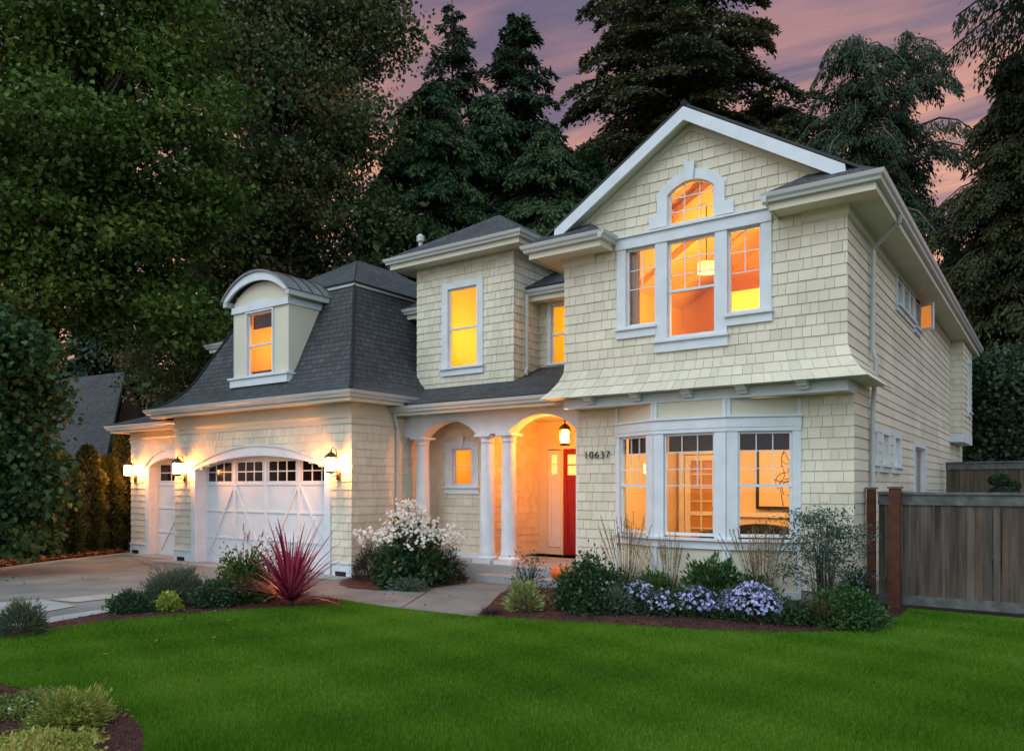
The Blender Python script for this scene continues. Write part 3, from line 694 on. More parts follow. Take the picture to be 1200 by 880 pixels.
for x in (-10.95,-9.24,-8.72):
    c_ = MB(); y = 12.21
    c_.lathe([(.165,.44),(.172,.46),(.155,.50),(.150,.9),(.146,1.6),(.128,2.62),(.128,2.66),(.145,2.67),(.145,2.69),(.132,2.70),(.14,2.74),(.17,2.78)], x, y, 32)
    o_ = c_.build('column', M['trim'], H, smooth=True)
    k_ = MB(); k_.box(x-.215,x+.215,y-.215,y+.215,.30,.37); k_.lathe([(.20,.37),(.215,.39),(.20,.42),(.18,.44),(.16,.445)], x, y, 32); k_.build('column_base', M['trim'], o_)
    k_ = MB(); k_.box(x-.19,x+.19,y-.19,y+.19,2.78,2.829); k_.build('capital', M['trim'], o_)
eave(H, [(-11.33,12.05),(-7.0,12.05)], .40, 3.44, drop=.16, frieze=0)
rp = MB(); s_ = .40
rface(rp, [(-11.32,11.60,3.44),(XL+.0,11.60,3.44),(XL,12.75,3.44+s_*1.15),(-11.32,12.75,3.44+s_*1.15)]); rface(rp, [(XM1,12.751,3.44+s_*1.151),(XL,12.751,3.44+s_*1.151),(XL,13.7,3.44+s_*2.1),(XM1,13.7,3.44+s_*2.1)])
rp.build('roof', M['roof'], H)
# entry wall: sidelight and red door
ew = front(14.5); q = MB()
q.wbox(ew,-9.57,-9.30,.30,3.24,-.06,0); q.wbox(ew,-9.30,-8.90,.30,.45,-.06,0); q.wbox(ew,-9.30,-7.0,2.62,3.24,-.06,0); q.wbox(ew,-8.95,-8.885,.30,2.62,-.06,.02); q.wbox(ew,-7.93,-7.0,.30,2.62,-.06,0)
q.wbox(ew,-9.31,-7.85,2.62,2.74,.001,.03); q.wbox(ew,-9.57,-7.0,2.95,3.0,.001,.03)
q.build('entry_surround', M['cream'], H)
def lite_door(name, a0, a1, z0, z1, m, lz0, lz1, lm, cols):
    q = MB(); s = .09
    q.wbox(ew,a0,a0+s,z0,z1,-.05,-.005); q.wbox(ew,a1-s,a1,z0,z1,-.05,-.005); q.wbox(ew,a0+s,a1-s,lz1,z1,-.05,-.005)
    q.wbox(ew,a0+s,a1-s,lz0-.10,lz0,-.05,-.005); q.wbox(ew,a0+s,a1-s,z0,z0+.2,-.05,-.005); q.wbox(ew,a0+s,a1-s,z0+.2,lz0-.1,-.045,-.02)
    o = q.build(name, m, H)
    q = MB(); q.wbox(ew,a0+s,a1-s,(lz0+lz1)/2-.012,(lz0+lz1)/2+.012,-.045,-.01)
    for i in range(1,cols): x = a0+s+(a1-a0-2*s)*i/cols; q.wbox(ew,x-.012,x+.012,lz0,lz1,-.045,-.011)
    q.build('muntin', m, o)
    q = MB(); q.wbox(ew,a0+s,a1-s,lz0,lz1,-.04,-.035); q.build('pane', lm, o)
    return o
litg = emat('lit_hall_glass', (1,.50,.10), .9)
lite_door('sidelight', -9.29,-8.96,.46,2.60, M['trim'], 2.08, 2.50, litg, 1)
dr = lite_door('front_door', -8.88,-7.94,.32,2.61, M['red'], 2.05, 2.50, litg, 3)
q = MB(); q.lathe([(0,1.30),(.03,1.31),(.035,1.34),(.02,1.37),(0,1.375)], -8.02, 14.45, 10); q.box(-8.05,-7.99,14.47,14.495,1.1,1.5); q.build('handle', M['steel'], dr)
ob = MB(); ob.wbox(right(-9.57),13.1,13.2,.75,.92,.03,.09); ob.build('outlet_cover', M['steel'], H)

# ---- garage
GX0, GX1, GY = -17.44, -11.33, 10.55
gf = front(GY); oc, ohw = -14.31, 2.25
gh = arc_holes(oc, ohw+.05, 2.20, .30, 0)
put(siding(gf, [rect(GX0,GX1,.28,3.07)], gh, .162, ext=(.02,.02), seed=41, z_start=.28))
put(siding(right(GX1), [rect(GY,12.76,.28,3.07)], (), .162, ext=(.0,0), seed=42, z_start=.28))
put(siding(left(GX0), [rect(GY,11.0,.28,3.07)], (), .162, seed=43, z_start=.28))
q = MB(); q.wbox(gf,GX0,oc-ohw-.20,.02,.27,0,.035); q.wbox(gf,GX0-.02,oc-ohw-.20,.27,.30,0,.06); q.wbox(left(GX0),GY-.035,11.0,.02,.27,0,.035); q.build('base_trim', M['trim'], H)
q = MB(); q.wbox(gf,oc+ohw+.20,GX1,.02,.27,0,.035); q.wbox(right(GX1),GY-.035,11.84,.02,.27,0,.035); q.wbox(gf,oc+ohw+.20,GX1+.02,.27,.30,0,.06); q.wbox(right(GX1),GY-.06,11.84,.27,.30,0,.06); q.build('base_trim', M['trim'], H)
for a in (GX0+.12, GX1-.42): q = MB(); q.wbox(gf,a,a+.3,.03,.12,.036,.045); q.build('flood_vent', M['steel'], H)
q = MB()
q.sweep([(GX0,11.0),(GX0,GY),(GX1,GY),(GX1,12.04)], [(0,3.05),(.035,3.05),(.035,3.14),(.06,3.16),(.08,3.20),(0,3.20)])
q.sweep([(GX0,11.0),(GX0,GY),(GX1,GY),(GX1,12.04)], [(0,3.2),(.03,3.2),(.03,3.46),(0,3.46)])
q.build('frieze', M['cream'], H)
ep = [(GX0,11.4),(GX0,GY),(GX1,GY),(GX1,12.0)]
e2 = MB(); s = 3.46; oh2 = .42
eave(H, ep, oh2, 3.63, drop=.17, frieze=0)
# door casing + arch
q = MB(); inn = arc_pts(oc,ohw,2.20,.27,28); out_ = arc_pts(oc,ohw+.17,2.20,.27+.21,28)
band(q, gf, out_, inn, 0, .05); q.wbox(gf,oc-ohw-.17,oc-ohw,.03,2.20,0,.05); q.wbox(gf,oc+ohw,oc+ohw+.17,.03,2.20,0,.05)
band(q, gf, [(x,z+.03) for x,z in out_], out_, 0, .085)
for i in range(28): (xa,za),(xb,zb) = inn[i],inn[i+1]; q.face([gf(xa,za,0),gf(xb,zb,0),gf(xb,zb,-.25),gf(xa,za,-.25)])
q.wbox(gf,oc-ohw-.02,oc-ohw,.0,2.20,-.25,-.001); q.wbox(gf,oc+ohw,oc+ohw+.02,.0,2.20,-.25,-.001)
q.build('garage_door_casing', M['trim'], H)
def garage_door(a0, a1, Yd, ztop, nsec, chev, wz=(1.92,2.35)):
    fd_ = front(Yd); q = MB(); q.wbox(fd_, a0, a1, 0.01, ztop, -.05, 0)
    o = q.build('garage_door', M['door_w'], H)
    q = MB(); n = nsec
    w = (a1-a0)/n
    for i in range(n+1):
        x = a0+w*i; l = .055 if i in (0,n) else .045
        q.wbox(fd_, max(a0,x-l), min(a1,x+l), .02, ztop-.1, 0, .025)
    for z,h in ((.02,.10),(.60,.035),(1.22,.035),(1.83,.06)): q.wbox(fd_, a0+.001, a1-.001, z, z+h, .0, .022)
    q.build('door_rail', M['door_w'], o)
    q = MB()
    for (x0_,x1_) in chev:
        dx_ = x1_-x0_; L_ = math.hypot(dx_, 1.73); nx = .035*1.73/L_; nz_ = .035*dx_/L_
        q.wpoly(fd_, [(x0_-nx,.11+nz_*0),(x0_+nx,.11),(x1_+nx,1.84),(x1_-nx,1.84)], .001, .028)
    q.build('door_brace', M['door_w'], o)
    for i in range(n):
        x0_, x1_ = a0+w*i+.12, a0+w*(i+1)-.10
        g = MB(); g.wbox(fd_, x0_, x1_, wz[0], wz[1], .001, .006); pn = g.build('door_window', M['dglass'], o)
        s_ = MB()
        s_.wbox(fd_, x0_-.03, x0_, wz[0]-.03, wz[1]+.03, .001,.022); s_.wbox(fd_, x1_, x1_+.03, wz[0]-.03, wz[1]+.03, .001,.022); s_.wbox(fd_, x0_, x1_, wz[0]-.03, wz[0], .001,.022); s_.wbox(fd_, x0_, x1_, wz[1], wz[1]+.03, .001,.022)
        for c in (1,2): x = x0_+(x1_-x0_)*c/3; s_.wbox(fd_, x-.013, x+.013, wz[0], wz[1], .0065,.02)
        s_.wbox(fd_, x0_, x1_, (wz[0]+wz[1])/2-.012, (wz[0]+wz[1])/2+.012, .0065,.019)
        s_.build('door_muntin', M['door_w'], o)
    return o
a0, a1 = oc-ohw, oc+ohw; w4 = (a1-a0)/4
garage_door(a0, a1, 10.8, 2.52, 4, [(a0+.05,a0+w4-.02),(a0+2*w4-.05,a0+w4+.02),(a0+2*w4+.05,a0+3*w4-.02),(a1-.05,a0+3*w4+.02)])
# left bay of the garage
BX0 = -20.27; BY = 11.0; bfz = front(BY); bc, bhw = -18.47, .88
put(siding(bfz, [rect(BX0,GX0,.28,2.97)], arc_holes(bc,bhw+.05,2.30,.22,0), .162, ext=(.02,0), seed=51, z_start=.28))
put(siding(left(BX0), [rect(BY,17,.28,2.97)], (), .162, seed=52, z_start=.28))
q = MB(); q.wbox(bfz,BX0,bc-bhw-.18,.02,.27,0,.035); q.wbox(bfz,BX0-.02,bc-bhw-.18,.27,.30,0,.06); q.wbox(left(BX0),BY-.03,17,.02,.27,0,.035); q.build('base_trim', M['trim'], H)
q = MB(); q.sweep([(BX0,17),(BX0,BY),(GX0,BY)], [(0,2.95),(.035,2.95),(.035,3.03),(.07,3.08),(0,3.08)]); q.sweep([(BX0,17),(BX0,BY),(GX0,BY)], [(0,3.08),(.03,3.08),(.03,3.24),(0,3.24)]); q.build('frieze', M['cream'], H)
eave(H, [(BX0,17),(BX0,BY),(GX0-.0,BY)], .38, 3.40, drop=.16, frieze=0)
q = MB(); q.wbox(bfz, BX0+.1, BX0+.4, .03, .12, .036,.045); q.build('flood_vent', M['steel'], H)
q = MB(); inn = arc_pts(bc,bhw,2.30,.22,20); out_ = arc_pts(bc,bhw+.17,2.30,.22+.19,20)
band(q, bfz, out_, inn, 0, .05); q.wbox(bfz,bc-bhw-.17,bc-bhw,.03,2.30,0,.05); band(q, bfz, [(x,z+.03) for x,z in out_], out_, 0, .085)
for i in range(20): (xa,za),(xb,zb) = inn[i],inn[i+1]; q.face([bfz(xa,za,0),bfz(xb,zb,0),bfz(xb,zb,-.25),bfz(xa,za,-.25)])
q.wbox(bfz,bc-bhw-.02,bc-bhw,.0,2.30,-.25,-.001); q.wbox(bfz,bc+bhw,bc+bhw+.02,.0,2.30,-.25,-.001)
q.build('garage_door_casing', M['trim'], H)
garage_door(bc-bhw, bc+bhw, 11.22, 2.54, 1, [(bc-bhw+.12,bc+bhw-.25)], wz=(1.95,2.36))
rl = MB(); x0,y0 = BX0-.42, BY-.42
rface(rl, [(x0,y0,3.40),(GX0,y0,3.40),(GX0,y0+2.6,4.35),(x0+2.6,y0+2.6,4.35)]); rface(rl, [(x0,17.2,3.40),(x0,y0,3.40),(x0+2.6,y0+2.6,4.35),(x0+2.6,17.2,4.35)])
rface(rl, [(x0+2.6,y0+2.6,4.35),(GX0,y0+2.6,4.35),(GX0,17.2,4.4),(x0+2.6,17.2,4.4)])
rl.build('roof', M['roof'], H)
# mansard roof with bell-cast foot
prof = [(-.45,3.63),(-.18,3.77),(.0,3.90),(.18,4.10),(.36,4.40),(.56,4.82),(.93,5.58),(1.27,6.24)]
gm = MB(); YB = 18.0; clen = 0
def ring(i, z): return [(GX0+i,GY+i,z),(GX1-i,GY+i,z),(GX1-i,YB-i,z),(GX0+i,YB-i,z)]
for k in range(len(prof)-1):
    (i0,z0),(i1,z1) = prof[k], prof[k+1]; A = ring(i0,z0); B = ring(i1,z1); L_ = math.hypot(i1-i0, z1-z0)
    for s_ in range(4):
        j = (s_+1) % 4; ax = 0 if s_ % 2 == 0 else 1
        if s_ == 0 and .3 < i0 < 1.2:      # left open behind the dormer
            for (pa,pb,pc,pd) in ((A[0],(-15.25,A[0][1],z0),(-15.25,B[0][1],z1),B[0]),((-13.49,A[0][1],z0),A[1],B[1],(-13.49,B[0][1],z1))):
                gm.face([pa,pb,pc,pd], 0, 0, [(pa[0]+50,clen),(pb[0]+50,clen),(pc[0]+50,clen+L_),(pd[0]+50,clen+L_)])
            continue
        gm.face([A[s_],A[j],B[j],B[s_]], 0, 0, [(A[s_][ax]+50,clen),(A[j][ax]+50,clen),(B[j][ax]+50,clen+L_),(B[s_][ax]+50,clen+L_)])
    clen += L_
i0 = 1.20; A = ring(i0, 6.25); hw_ = (A[1][0]-A[0][0])/2; xm = (A[0][0]+A[1][0])/2; zt = 6.25+.64*hw_
rface(gm, [A[0],A[1],(xm,A[0][1]+hw_,zt)], .04); rface(gm, [A[1],A[2],(xm,A[2][1]-hw_,zt),(xm,A[0][1]+hw_,zt)], .04)
rface(gm, [A[3],A[0],(xm,A[0][1]+hw_,zt),(xm,A[2][1]-hw_,zt)], .04); rface(gm, [A[2],A[3],(xm,A[2][1]-hw_,zt)], .04)
gr = gm.build('roof', M['roof'], H)
# hip caps
for s_ in (0,1):
    hc = MB(); pts = [Vector(ring(i,z)[s_])+Vector((0,0,.015)) for i,z in prof]; hc.tube(pts, .035, 6); hc.build('hip_cap', M['roof'], gr)
fl_ = MB(); fl_.sweep([(GX0+1.27,18),(GX0+1.27,GY+1.27),(GX1-1.27,GY+1.27),(GX1-1.27,17)], [(0,6.20),(.05,6.19),(.06,6.24),(0,6.245)]); fl_.build('flashing', M['gutter'], gr)

# dormer
DY = 10.70; DC = -14.37; dh = .96; df = front(DY); Dm = M['cream']
q = MB()
# face with hole for window, side cheeks
gw = (-14.79,-13.97,4.30,5.62)
for r_ in rsub([(DC-dh,DC+dh,4.1,5.9)], (gw[0]-.03,gw[1]+.03,gw[2]-.03,gw[3]+.03)): q.wbox(df, *r_, -.06, 0)
q.wpoly(df, [(DC-dh,5.9),(DC+dh,5.9)]+arc_pts(DC,dh,5.93,.38,16)[::-1], -.06, 0)
for sg in (-1,1):
    xx = DC+sg*dh; q.wpoly(FR((0,0),(0,1),(1,0)), [(DY+.061,4.05),(DY+.1,4.05),(11.95,6.1),(DY+.061,6.1)], min(xx,xx-sg*.06), max(xx,xx-sg*.06))
dm = q.build('dormer_wall', Dm, H)
q = MB()
q.wbox(df, DC-dh-.03, DC+dh+.03, 5.70, 5.84, 0, .05)
q.wpoly(df, [(DC-.45,5.84)]+[(DC+.45,5.84)]+[(DC+.45-.9*i/10, 5.84+.07*math.sin(math.pi*i/10)) for i in range(1,10)], 0, .049)
for sg in (-1,1): q.wbox(right(DC+dh) if sg > 0 else left(DC-dh), DY-.0, 11.7, 5.70, 5.84, 0, .03)
q.wbox(df, DC-dh-.04, DC+dh+.04, 4.03, 4.20, 0, .09); q.wbox(df, DC-dh-.08, DC+dh+.08, 4.20, 4.24, 0, .13)
q.wbox(right(DC+dh), DY, DY+.35, 4.03, 4.20, 0, .05); q.wbox(right(DC+dh), DY, DY+.4, 4.20, 4.24, 0, .08)
q.wbox(df, DC-dh, DC-dh+.015, 4.24, 5.70, 0, .012); q.wbox(df, DC+dh-.015, DC+dh, 4.24, 5.70, 0, .012)
q.build('dormer_trim', M['trim'], dm)
window(H, df, *gw, cas=(.035,.035,.03,.02), cols=1, rows=1, top=.48, sill=False)
q = MB(); ob_ = arc_pts(DC,1.14,5.98,.50,24); ib_ = arc_pts(DC,.97,5.98,.32,24); yf = front(DY-.17)
ib2 = [(DC+(x-DC)*.86, 5.95+(z-5.98)*.74) for x,z in ob_]
band(q, yf, ob_, [(DC+(x-DC)*.88, 5.97+(z-5.98)*.66) for x,z in ob_], -.05, 0); q.build('dormer_arch_board', M['trim'], dm)
q = MB(); a_ = arc_pts(DC,1.18,5.98,.545,24); c2 = arc_pts(DC,1.14,5.98,.50,24)
for i in range(24):
    q.wpoly(front(DY-.21), [c2[i],c2[i+1],a_[i+1],a_[i]], -1.75, 0)
rr_ = q.build('dormer_roof', M['seam'], dm)
q = MB()
for yy in (DY+.15, DY+.45, DY+.75, DY+1.05):
    for i in range(24): q.wpoly(front(yy), [a_[i],a_[i+1],(a_[i+1][0],a_[i+1][1]+.025),(a_[i][0],a_[i][1]+.025)], -.02, 0)
q.build('standing_seam', M['metal'], rr_)
q = MB(); q.box(DC+1.03,DC+1.15,DY-.16,DY+1.2,5.86,5.975); q.build('dormer_eave', M['gutter'], dm); q = MB(); q.box(DC-1.15,DC-1.03,DY-.16,DY+1.2,5.86,5.975)
q.build('dormer_eave', M['gutter'], dm)
q = MB(); 
for i in range(24): (xa,za),(xb,zb) = c2[i],c2[i+1]; q.face([(xa,DY-.17,za-.01),(xb,DY-.17,zb-.01),(xb,DY,zb-.01),(xa,DY,za-.01)])
q.build('dormer_soffit', M['cream'], dm)
room(H, -15.2,-13.5,10.75,12.4,4.15,5.95, M['ochre'], M['ochre']); light('ceiling_light', (-14.4,11.6,5.1), 34, (1,.46,.07), H)
q = MB()
for z in (4.62,4.98): q.box(-15.19,-13.51,12.3,12.36,z,z+.05)
q.box(-14.9,-13.9,10.9,10.93,5.35,5.66); q.build('interior_shelf', M['dark'], H)

# downspouts
def dsp(pts, r=.036): q = MB(); q.tube(pts, r, 8); q.build('downspout', M['gutter'], H)
dsp([(-11.22,11.64,3.32),(-11.22,11.66,3.2),(-11.24,11.74,3.05),(-11.27,11.78,2.98),(-11.27,11.78,.15)])
dsp([(XR+oh+.05,12.62,5.82),(XR+oh+.03,12.66,5.72),(XR+.2,12.9,5.55),(XR+.08,12.98,5.45),(XR+.07,12.98,3.9),(XR+.12,12.98,3.75)])
dsp([(XR+.12,12.98,3.75),(XR+.09,12.98,3.3),(XR+.07,12.98,3.0),(XR+.07,12.98,.3)])
dsp([(XM1+.08,13.12,5.73),(XM1+.08,13.12,4.25),(XM1+.12,13.0,4.12),(XM1+.22,12.9,4.08)])

# ------------------------------------------------------------------ lanterns
def wall_lantern(x, y, z, label):
    L_ = empty('wall_lantern', (x, y, z), label, 'lantern', 'lanterns beside the garage doors')
    def B(): return MB()
    q = B(); q.box(x-.05,x+.05,y-.03,y,z-.30,z-.10); q.build('back_plate', M['metal'], L_); q = B(); q.tube([(x,y-.03,z-.2),(x,y-.16,z-.24),(x,y-.2,z-.2)], .014, 6); q.build('bracket', M['metal'], L_); q = B(); q.tube([(x,y-.02,z+.08),(x,y-.08,z+.30),(x,y-.17,z+.33),(x,y-.2,z+.26)], .012, 6)
    q.build('bracket', M['metal'], L_)
    cy = y-.2
    q = B(); q.lathe([(.095,z-.16),(.115,z-.145),(.115,z-.13),(0,z-.13)], x, cy, 12); q.lathe([(.0,z-.19),(.03,z-.18),(.075,z-.16)], x, cy, 12)
    for a in range(4):
        an = math.pi/4+a*math.pi/2; dx_, dy_ = .112*math.cos(an), .112*math.sin(an); q.tube([(x+dx_,cy+dy_,z-.14),(x+dx_,cy+dy_,z+.13)], .006, 5)
    q.build('cage', M['metal'], L_)
    q = B(); q.lathe([(.14,z+.13),(.125,z+.17),(.06,z+.23),(.02,z+.25),(.02,z+.28),(0,z+.29)], x, cy, 16); q.lathe([(0,z+.135),(.14,z+.13)], x, cy, 16); q.build('cap', M['metal'], L_)
    q = B(); q.lathe([(.0,z-.12),(.092,z-.12),(.102,z),(.092,z+.12),(0,z+.12)], x, cy, 16); q.build('glass', M['lampglass'], L_, smooth=True)
wall_lantern(-11.66, GY-.03, 2.23, 'lit wall lantern on the garage corner, right of the wide garage door')
wall_lantern(-16.98, GY-.03, 2.22, 'lit wall lantern on the narrow pier between the two garage doors')
wall_lantern(-20.02, BY-.03, 2.22, 'lit wall lantern at the far left end of the garage, beside the hedge')
pl_ = empty('pendant_lantern', (-7.87,12.9,3.24), 'black pendant lantern glowing under the porch arch before the red door', 'lantern')
x,y,z = -7.87,12.9,2.78
q = MB(); q.tube([(x,y,3.24),(x,y,3.02)], .012, 6); q.lathe([(.05,3.235),(.05,3.22),(0,3.22)], x, y, 12); q.build('rod', M['steel'], pl_)
q = MB(); q.lathe([(.135,z+.12),(.10,z+.19),(.03,z+.24),(0,z+.25)], x, y, 6); q.lathe([(0,z+.12),(.135,z+.12)], x, y, 6); q.build('cap', M['steel'], pl_)
q = MB(); q.lathe([(0,z-.18),(.10,z-.18),(.11,z-.15),(0,z-.149)], x, y, 6)
for a in range(6): an = a*math.pi/3; q.tube([(x+.105*math.cos(an),y+.105*math.sin(an),z-.16),(x+.125*math.cos(an),y+.125*math.sin(an),z+.12)], .009, 5)
q.build('cage', M['steel'], pl_)
q = MB(); q.lathe([(0,z-.12),(.06,z-.12),(.075,z-.02),(.06,z+.10),(0,z+.10)], x, y, 16); q.build('glass', M['lampglass2'], pl_, smooth=True)

# =================================================================== GROUND
def sheet(name, pts, z, m, kind='structure', uvz=None):
    q = MB(); q.face([(x,y,z) for x,y in pts]); return tag(q.build(name, m), kind=kind)
def ground_mat(name, c1, c2, sc, sp=None, rough=.9, bump=.4, fine=90):
    m = bpy.data.materials.new(name); m.use_nodes = True; nt = m.node_tree; N = nt.nodes; L = nt.links
    b = N['Principled BSDF']; b.inputs['Roughness'].default_value = rough; b.inputs['Specular IOR Level'].default_value = .3
    tc = N.new('ShaderNodeTexCoord'); n1 = N.new('ShaderNodeTexNoise'); n1.inputs['Scale'].default_value = sc; n1.inputs['Detail'].default_value = 8; L.new(tc.outputs['Object'], n1.inputs['Vector'])
    n2 = N.new('ShaderNodeTexNoise'); n2.inputs['Scale'].default_value = fine; n2.inputs['Detail'].default_value = 3; L.new(tc.outputs['Object'], n2.inputs['Vector'])
    a = N.new('ShaderNodeMath'); a.operation = 'ADD'; L.new(n1.outputs[0], a.inputs[0]); L.new(n2.outputs[0], a.inputs[1])
    mr = N.new('ShaderNodeMapRange'); L.new(a.outputs[0], mr.inputs[0]); mr.inputs[1].default_value = .72; mr.inputs[2].default_value = 1.28
    mx = N.new('ShaderNodeMix'); mx.data_type = 'RGBA'; L.new(mr.outputs[0], mx.inputs[0]); mx.inputs[6].default_value = (*c1,1); mx.inputs[7].default_value = (*c2,1)
    L.new(mx.outputs[2], b.inputs['Base Color'])
    bp = N.new('ShaderNodeBump'); bp.inputs['Strength'].default_value = bump; bp.inputs['Distance'].default_value = .01; L.new(n2.outputs[0], bp.inputs['Height']); L.new(bp.outputs[0], b.inputs['Normal'])
    return m
soil = ground_mat('forest_soil', (.02,.018,.012), (.05,.045,.025), .8)
lawnm = ground_mat('lawn_turf', (.03,.085,.006), (.05,.13,.010), 2.0)
aggr = ground_mat('exposed_aggregate', (.092,.112,.110), (.20,.23,.222), 1.1, fine=120)
pathm = ground_mat('path_aggregate', (.10,.114,.11), (.21,.228,.22), 1.3, fine=120)
mulchm = ground_mat('bark_mulch', (.018,.007,.006), (.085,.032,.026), 5, fine=45, bump=1)
sheet('ground', [(-260,-200),(260,-200),(260,320),(-260,320)], -.03, soil)
LAWN = [(-13,-12),(14,-12),(14,12.68),(-2.3,12.68),(-2.3,12.2),(-8,12.0),(-11,7.5),(-13,2)]
sheet('lawn', LAWN, 0.0, lawnm)
BED1 = [tuple(G(u,v)[:2]) for u,v in ((-60,757),(0,748.5),(51,740),(119,730),(200,722),(300,715),(365,711),(398,709),(402,706),(392,702),(340,696),(290,692),(232,693),(180,706),(133,718),(89,726.5),(46,734),(0,741),(-60,749))]
BED2 = [(-11.33,10.62),(-11.1,10.1),(-10.7,9.65),(-10.2,9.42),(-9.6,9.48),(-9.15,9.75),(-8.95,10.5),(-9.0,11.2),(-9.4,11.84),(-11.33,11.84)]
BED3 = [(-6.55,8.42),(-7.0,9.3),(-7.55,10.3),(-7.8,10.95),(-7.2,11.44),(-6.98,11.9),(-2.4,11.93),(-2.32,12.6),(-1.8,12.55),(-1.78,11.9),(-1.95,10.7),(-2.25,10.1),(-2.7,9.68),(-3.3,9.35),(-3.9,9.12),(-4.94,8.86),(-5.81,8.58)]
BED4 = [(-9,2.9),(-7.66,3.0),(-7.17,3.17),(-6.59,3.28),(-5.94,3.2),(-5.42,3.04),(-5.0,2.8),(-4.78,2.45),(-4.85,2.05),(-5.4,1.6),(-6.3,1.2),(-9,1.0)]
DRIVE = [(-20.32,11.25),(-19.3,8.55),(-18.6,7.2),(-16.2,2.2),(-13.5,-4),(-13,-12),(-9.3,-12)]+[tuple(G(u,v)[:2]) for u,v in ((-60,753),(0,745),(51,737),(119,726),(200,719),(300,712),(395,706))]+[(-11.2,10.5),(-11.35,11.25)]
sheet('driveway', DRIVE, .012, aggr)
PATH = [(-11.6,10.62),(-11.3,9.6),(-10.3,8.5),(-9.3,8.38),(-8.1,8.28),(-6.5,8.36),(-7.0,9.3),(-7.85,11.0),(-7.0,11.6),(-9.2,11.9)]
sheet('path', PATH, .018, pathm)
q = MB()
def gp(*uv): return [tuple(G(u,v)[:2]) for u,v in uv]
slabs = [gp((58,704),(118,698),(176,691),(215,686),(222,691),(176,697),(90,707)), gp((46,733.5),(133,717.5),(160,709),(130,714),(60,724.5),(0,734),(0,740)), gp((-60,720),(0,707),(50,703.5),(90,711),(60,717),(0,728),(-60,738))]
for i, p_ in enumerate(slabs): q.face([(x,y,.022) for x,y in p_])
for (x0,x1,y0,y1) in ((-17.9,-11.3,10.12,10.80),(-20.4,-17.46,10.68,11.25)): q.box(x0,x1,y0,y1,.0,.024)
tag(q.build('driveway_slab', M['conc_l']), kind='structure')
q = MB(); kerb = [(-20.36,11.2),(-19.36,8.58),(-18.66,7.22),(-16.26,2.2),(-13.6,-4)]
q.sweep(kerb[::-1], [(0,.0),(.0,.05),(.12,.05),(.12,0)]) ; tag(q.build('kerb', M['conc_l']), kind='structure')
def inpoly(x, y, poly):
    r = np.zeros(len(x), bool); n = len(poly); j = n-1
    for i in range(n):
        xi,yi = poly[i]; xj,yj = poly[j]
        c = ((yi > y) != (yj > y)) & (x < (xj-xi)*(y-yi)/(yj-yi+1e-12)+xi); r ^= c; j = i
    return r
NR = np.random.default_rng(7)
def unit(v): return v/np.maximum(np.linalg.norm(v, axis=1, keepdims=True), 1e-9)
def sample_poly(poly, n):
    a = np.array(poly); lo, hi = a.min(0), a.max(0); out = np.zeros((0,2))
    while len(out) < n:
        p = NR.uniform(lo, hi, (n*2,2)); out = np.vstack([out, p[inpoly(p[:,0],p[:,1],poly)]])
    return out[:n]
for nm, poly, zz in (('mulch_bed',BED1,.02),('mulch_bed',BED2,.026),('mulch_bed',BED3,.024),('mulch_bed',BED4,.02)):
    sheet(nm, poly, zz, mulchm)
chipm = mat('bark_chip', (.022,.009,.008), .9, .2, tint=[(.13,.05,.04),(.05,.02,.016)])
def leafquads(c, d, n, L_, W_, fold=.0):
    """rhombic leaves: c base, d axis, n normal"""
    s = np.cross(d, n); s = unit(s); L_ = L_[:,None]; W_ = W_[:,None]
    a = c; b = c+d*L_*.45+s*W_*.5+n*W_*fold; t = c+d*L_; e = c+d*L_*.45-s*W_*.5+n*W_*fold
    return np.stack([a,b,t,e], 1).reshape(-1,3)
for poly, n_, sz in ((BED1,5000,.03),(BED2,2500,.03),(BED3,11000,.03),(BED4,16000,.022)):
    p = sample_poly(poly, n_); c = np.column_stack([p, np.full(n_, .028)+NR.uniform(0,.02,n_)])
    d = unit(np.column_stack([NR.normal(size=(n_,2)), NR.normal(0,.25,n_)])); nn = unit(np.column_stack([NR.normal(0,.4,(n_,2)), np.ones(n_)]))
    tag(npmesh('mulch', leafquads(c, d, nn, NR.uniform(.6,1.6,n_)*sz, NR.uniform(.3,.7,n_)*sz), 4, chipm, NR.random(n_)**1.5), kind='stuff')
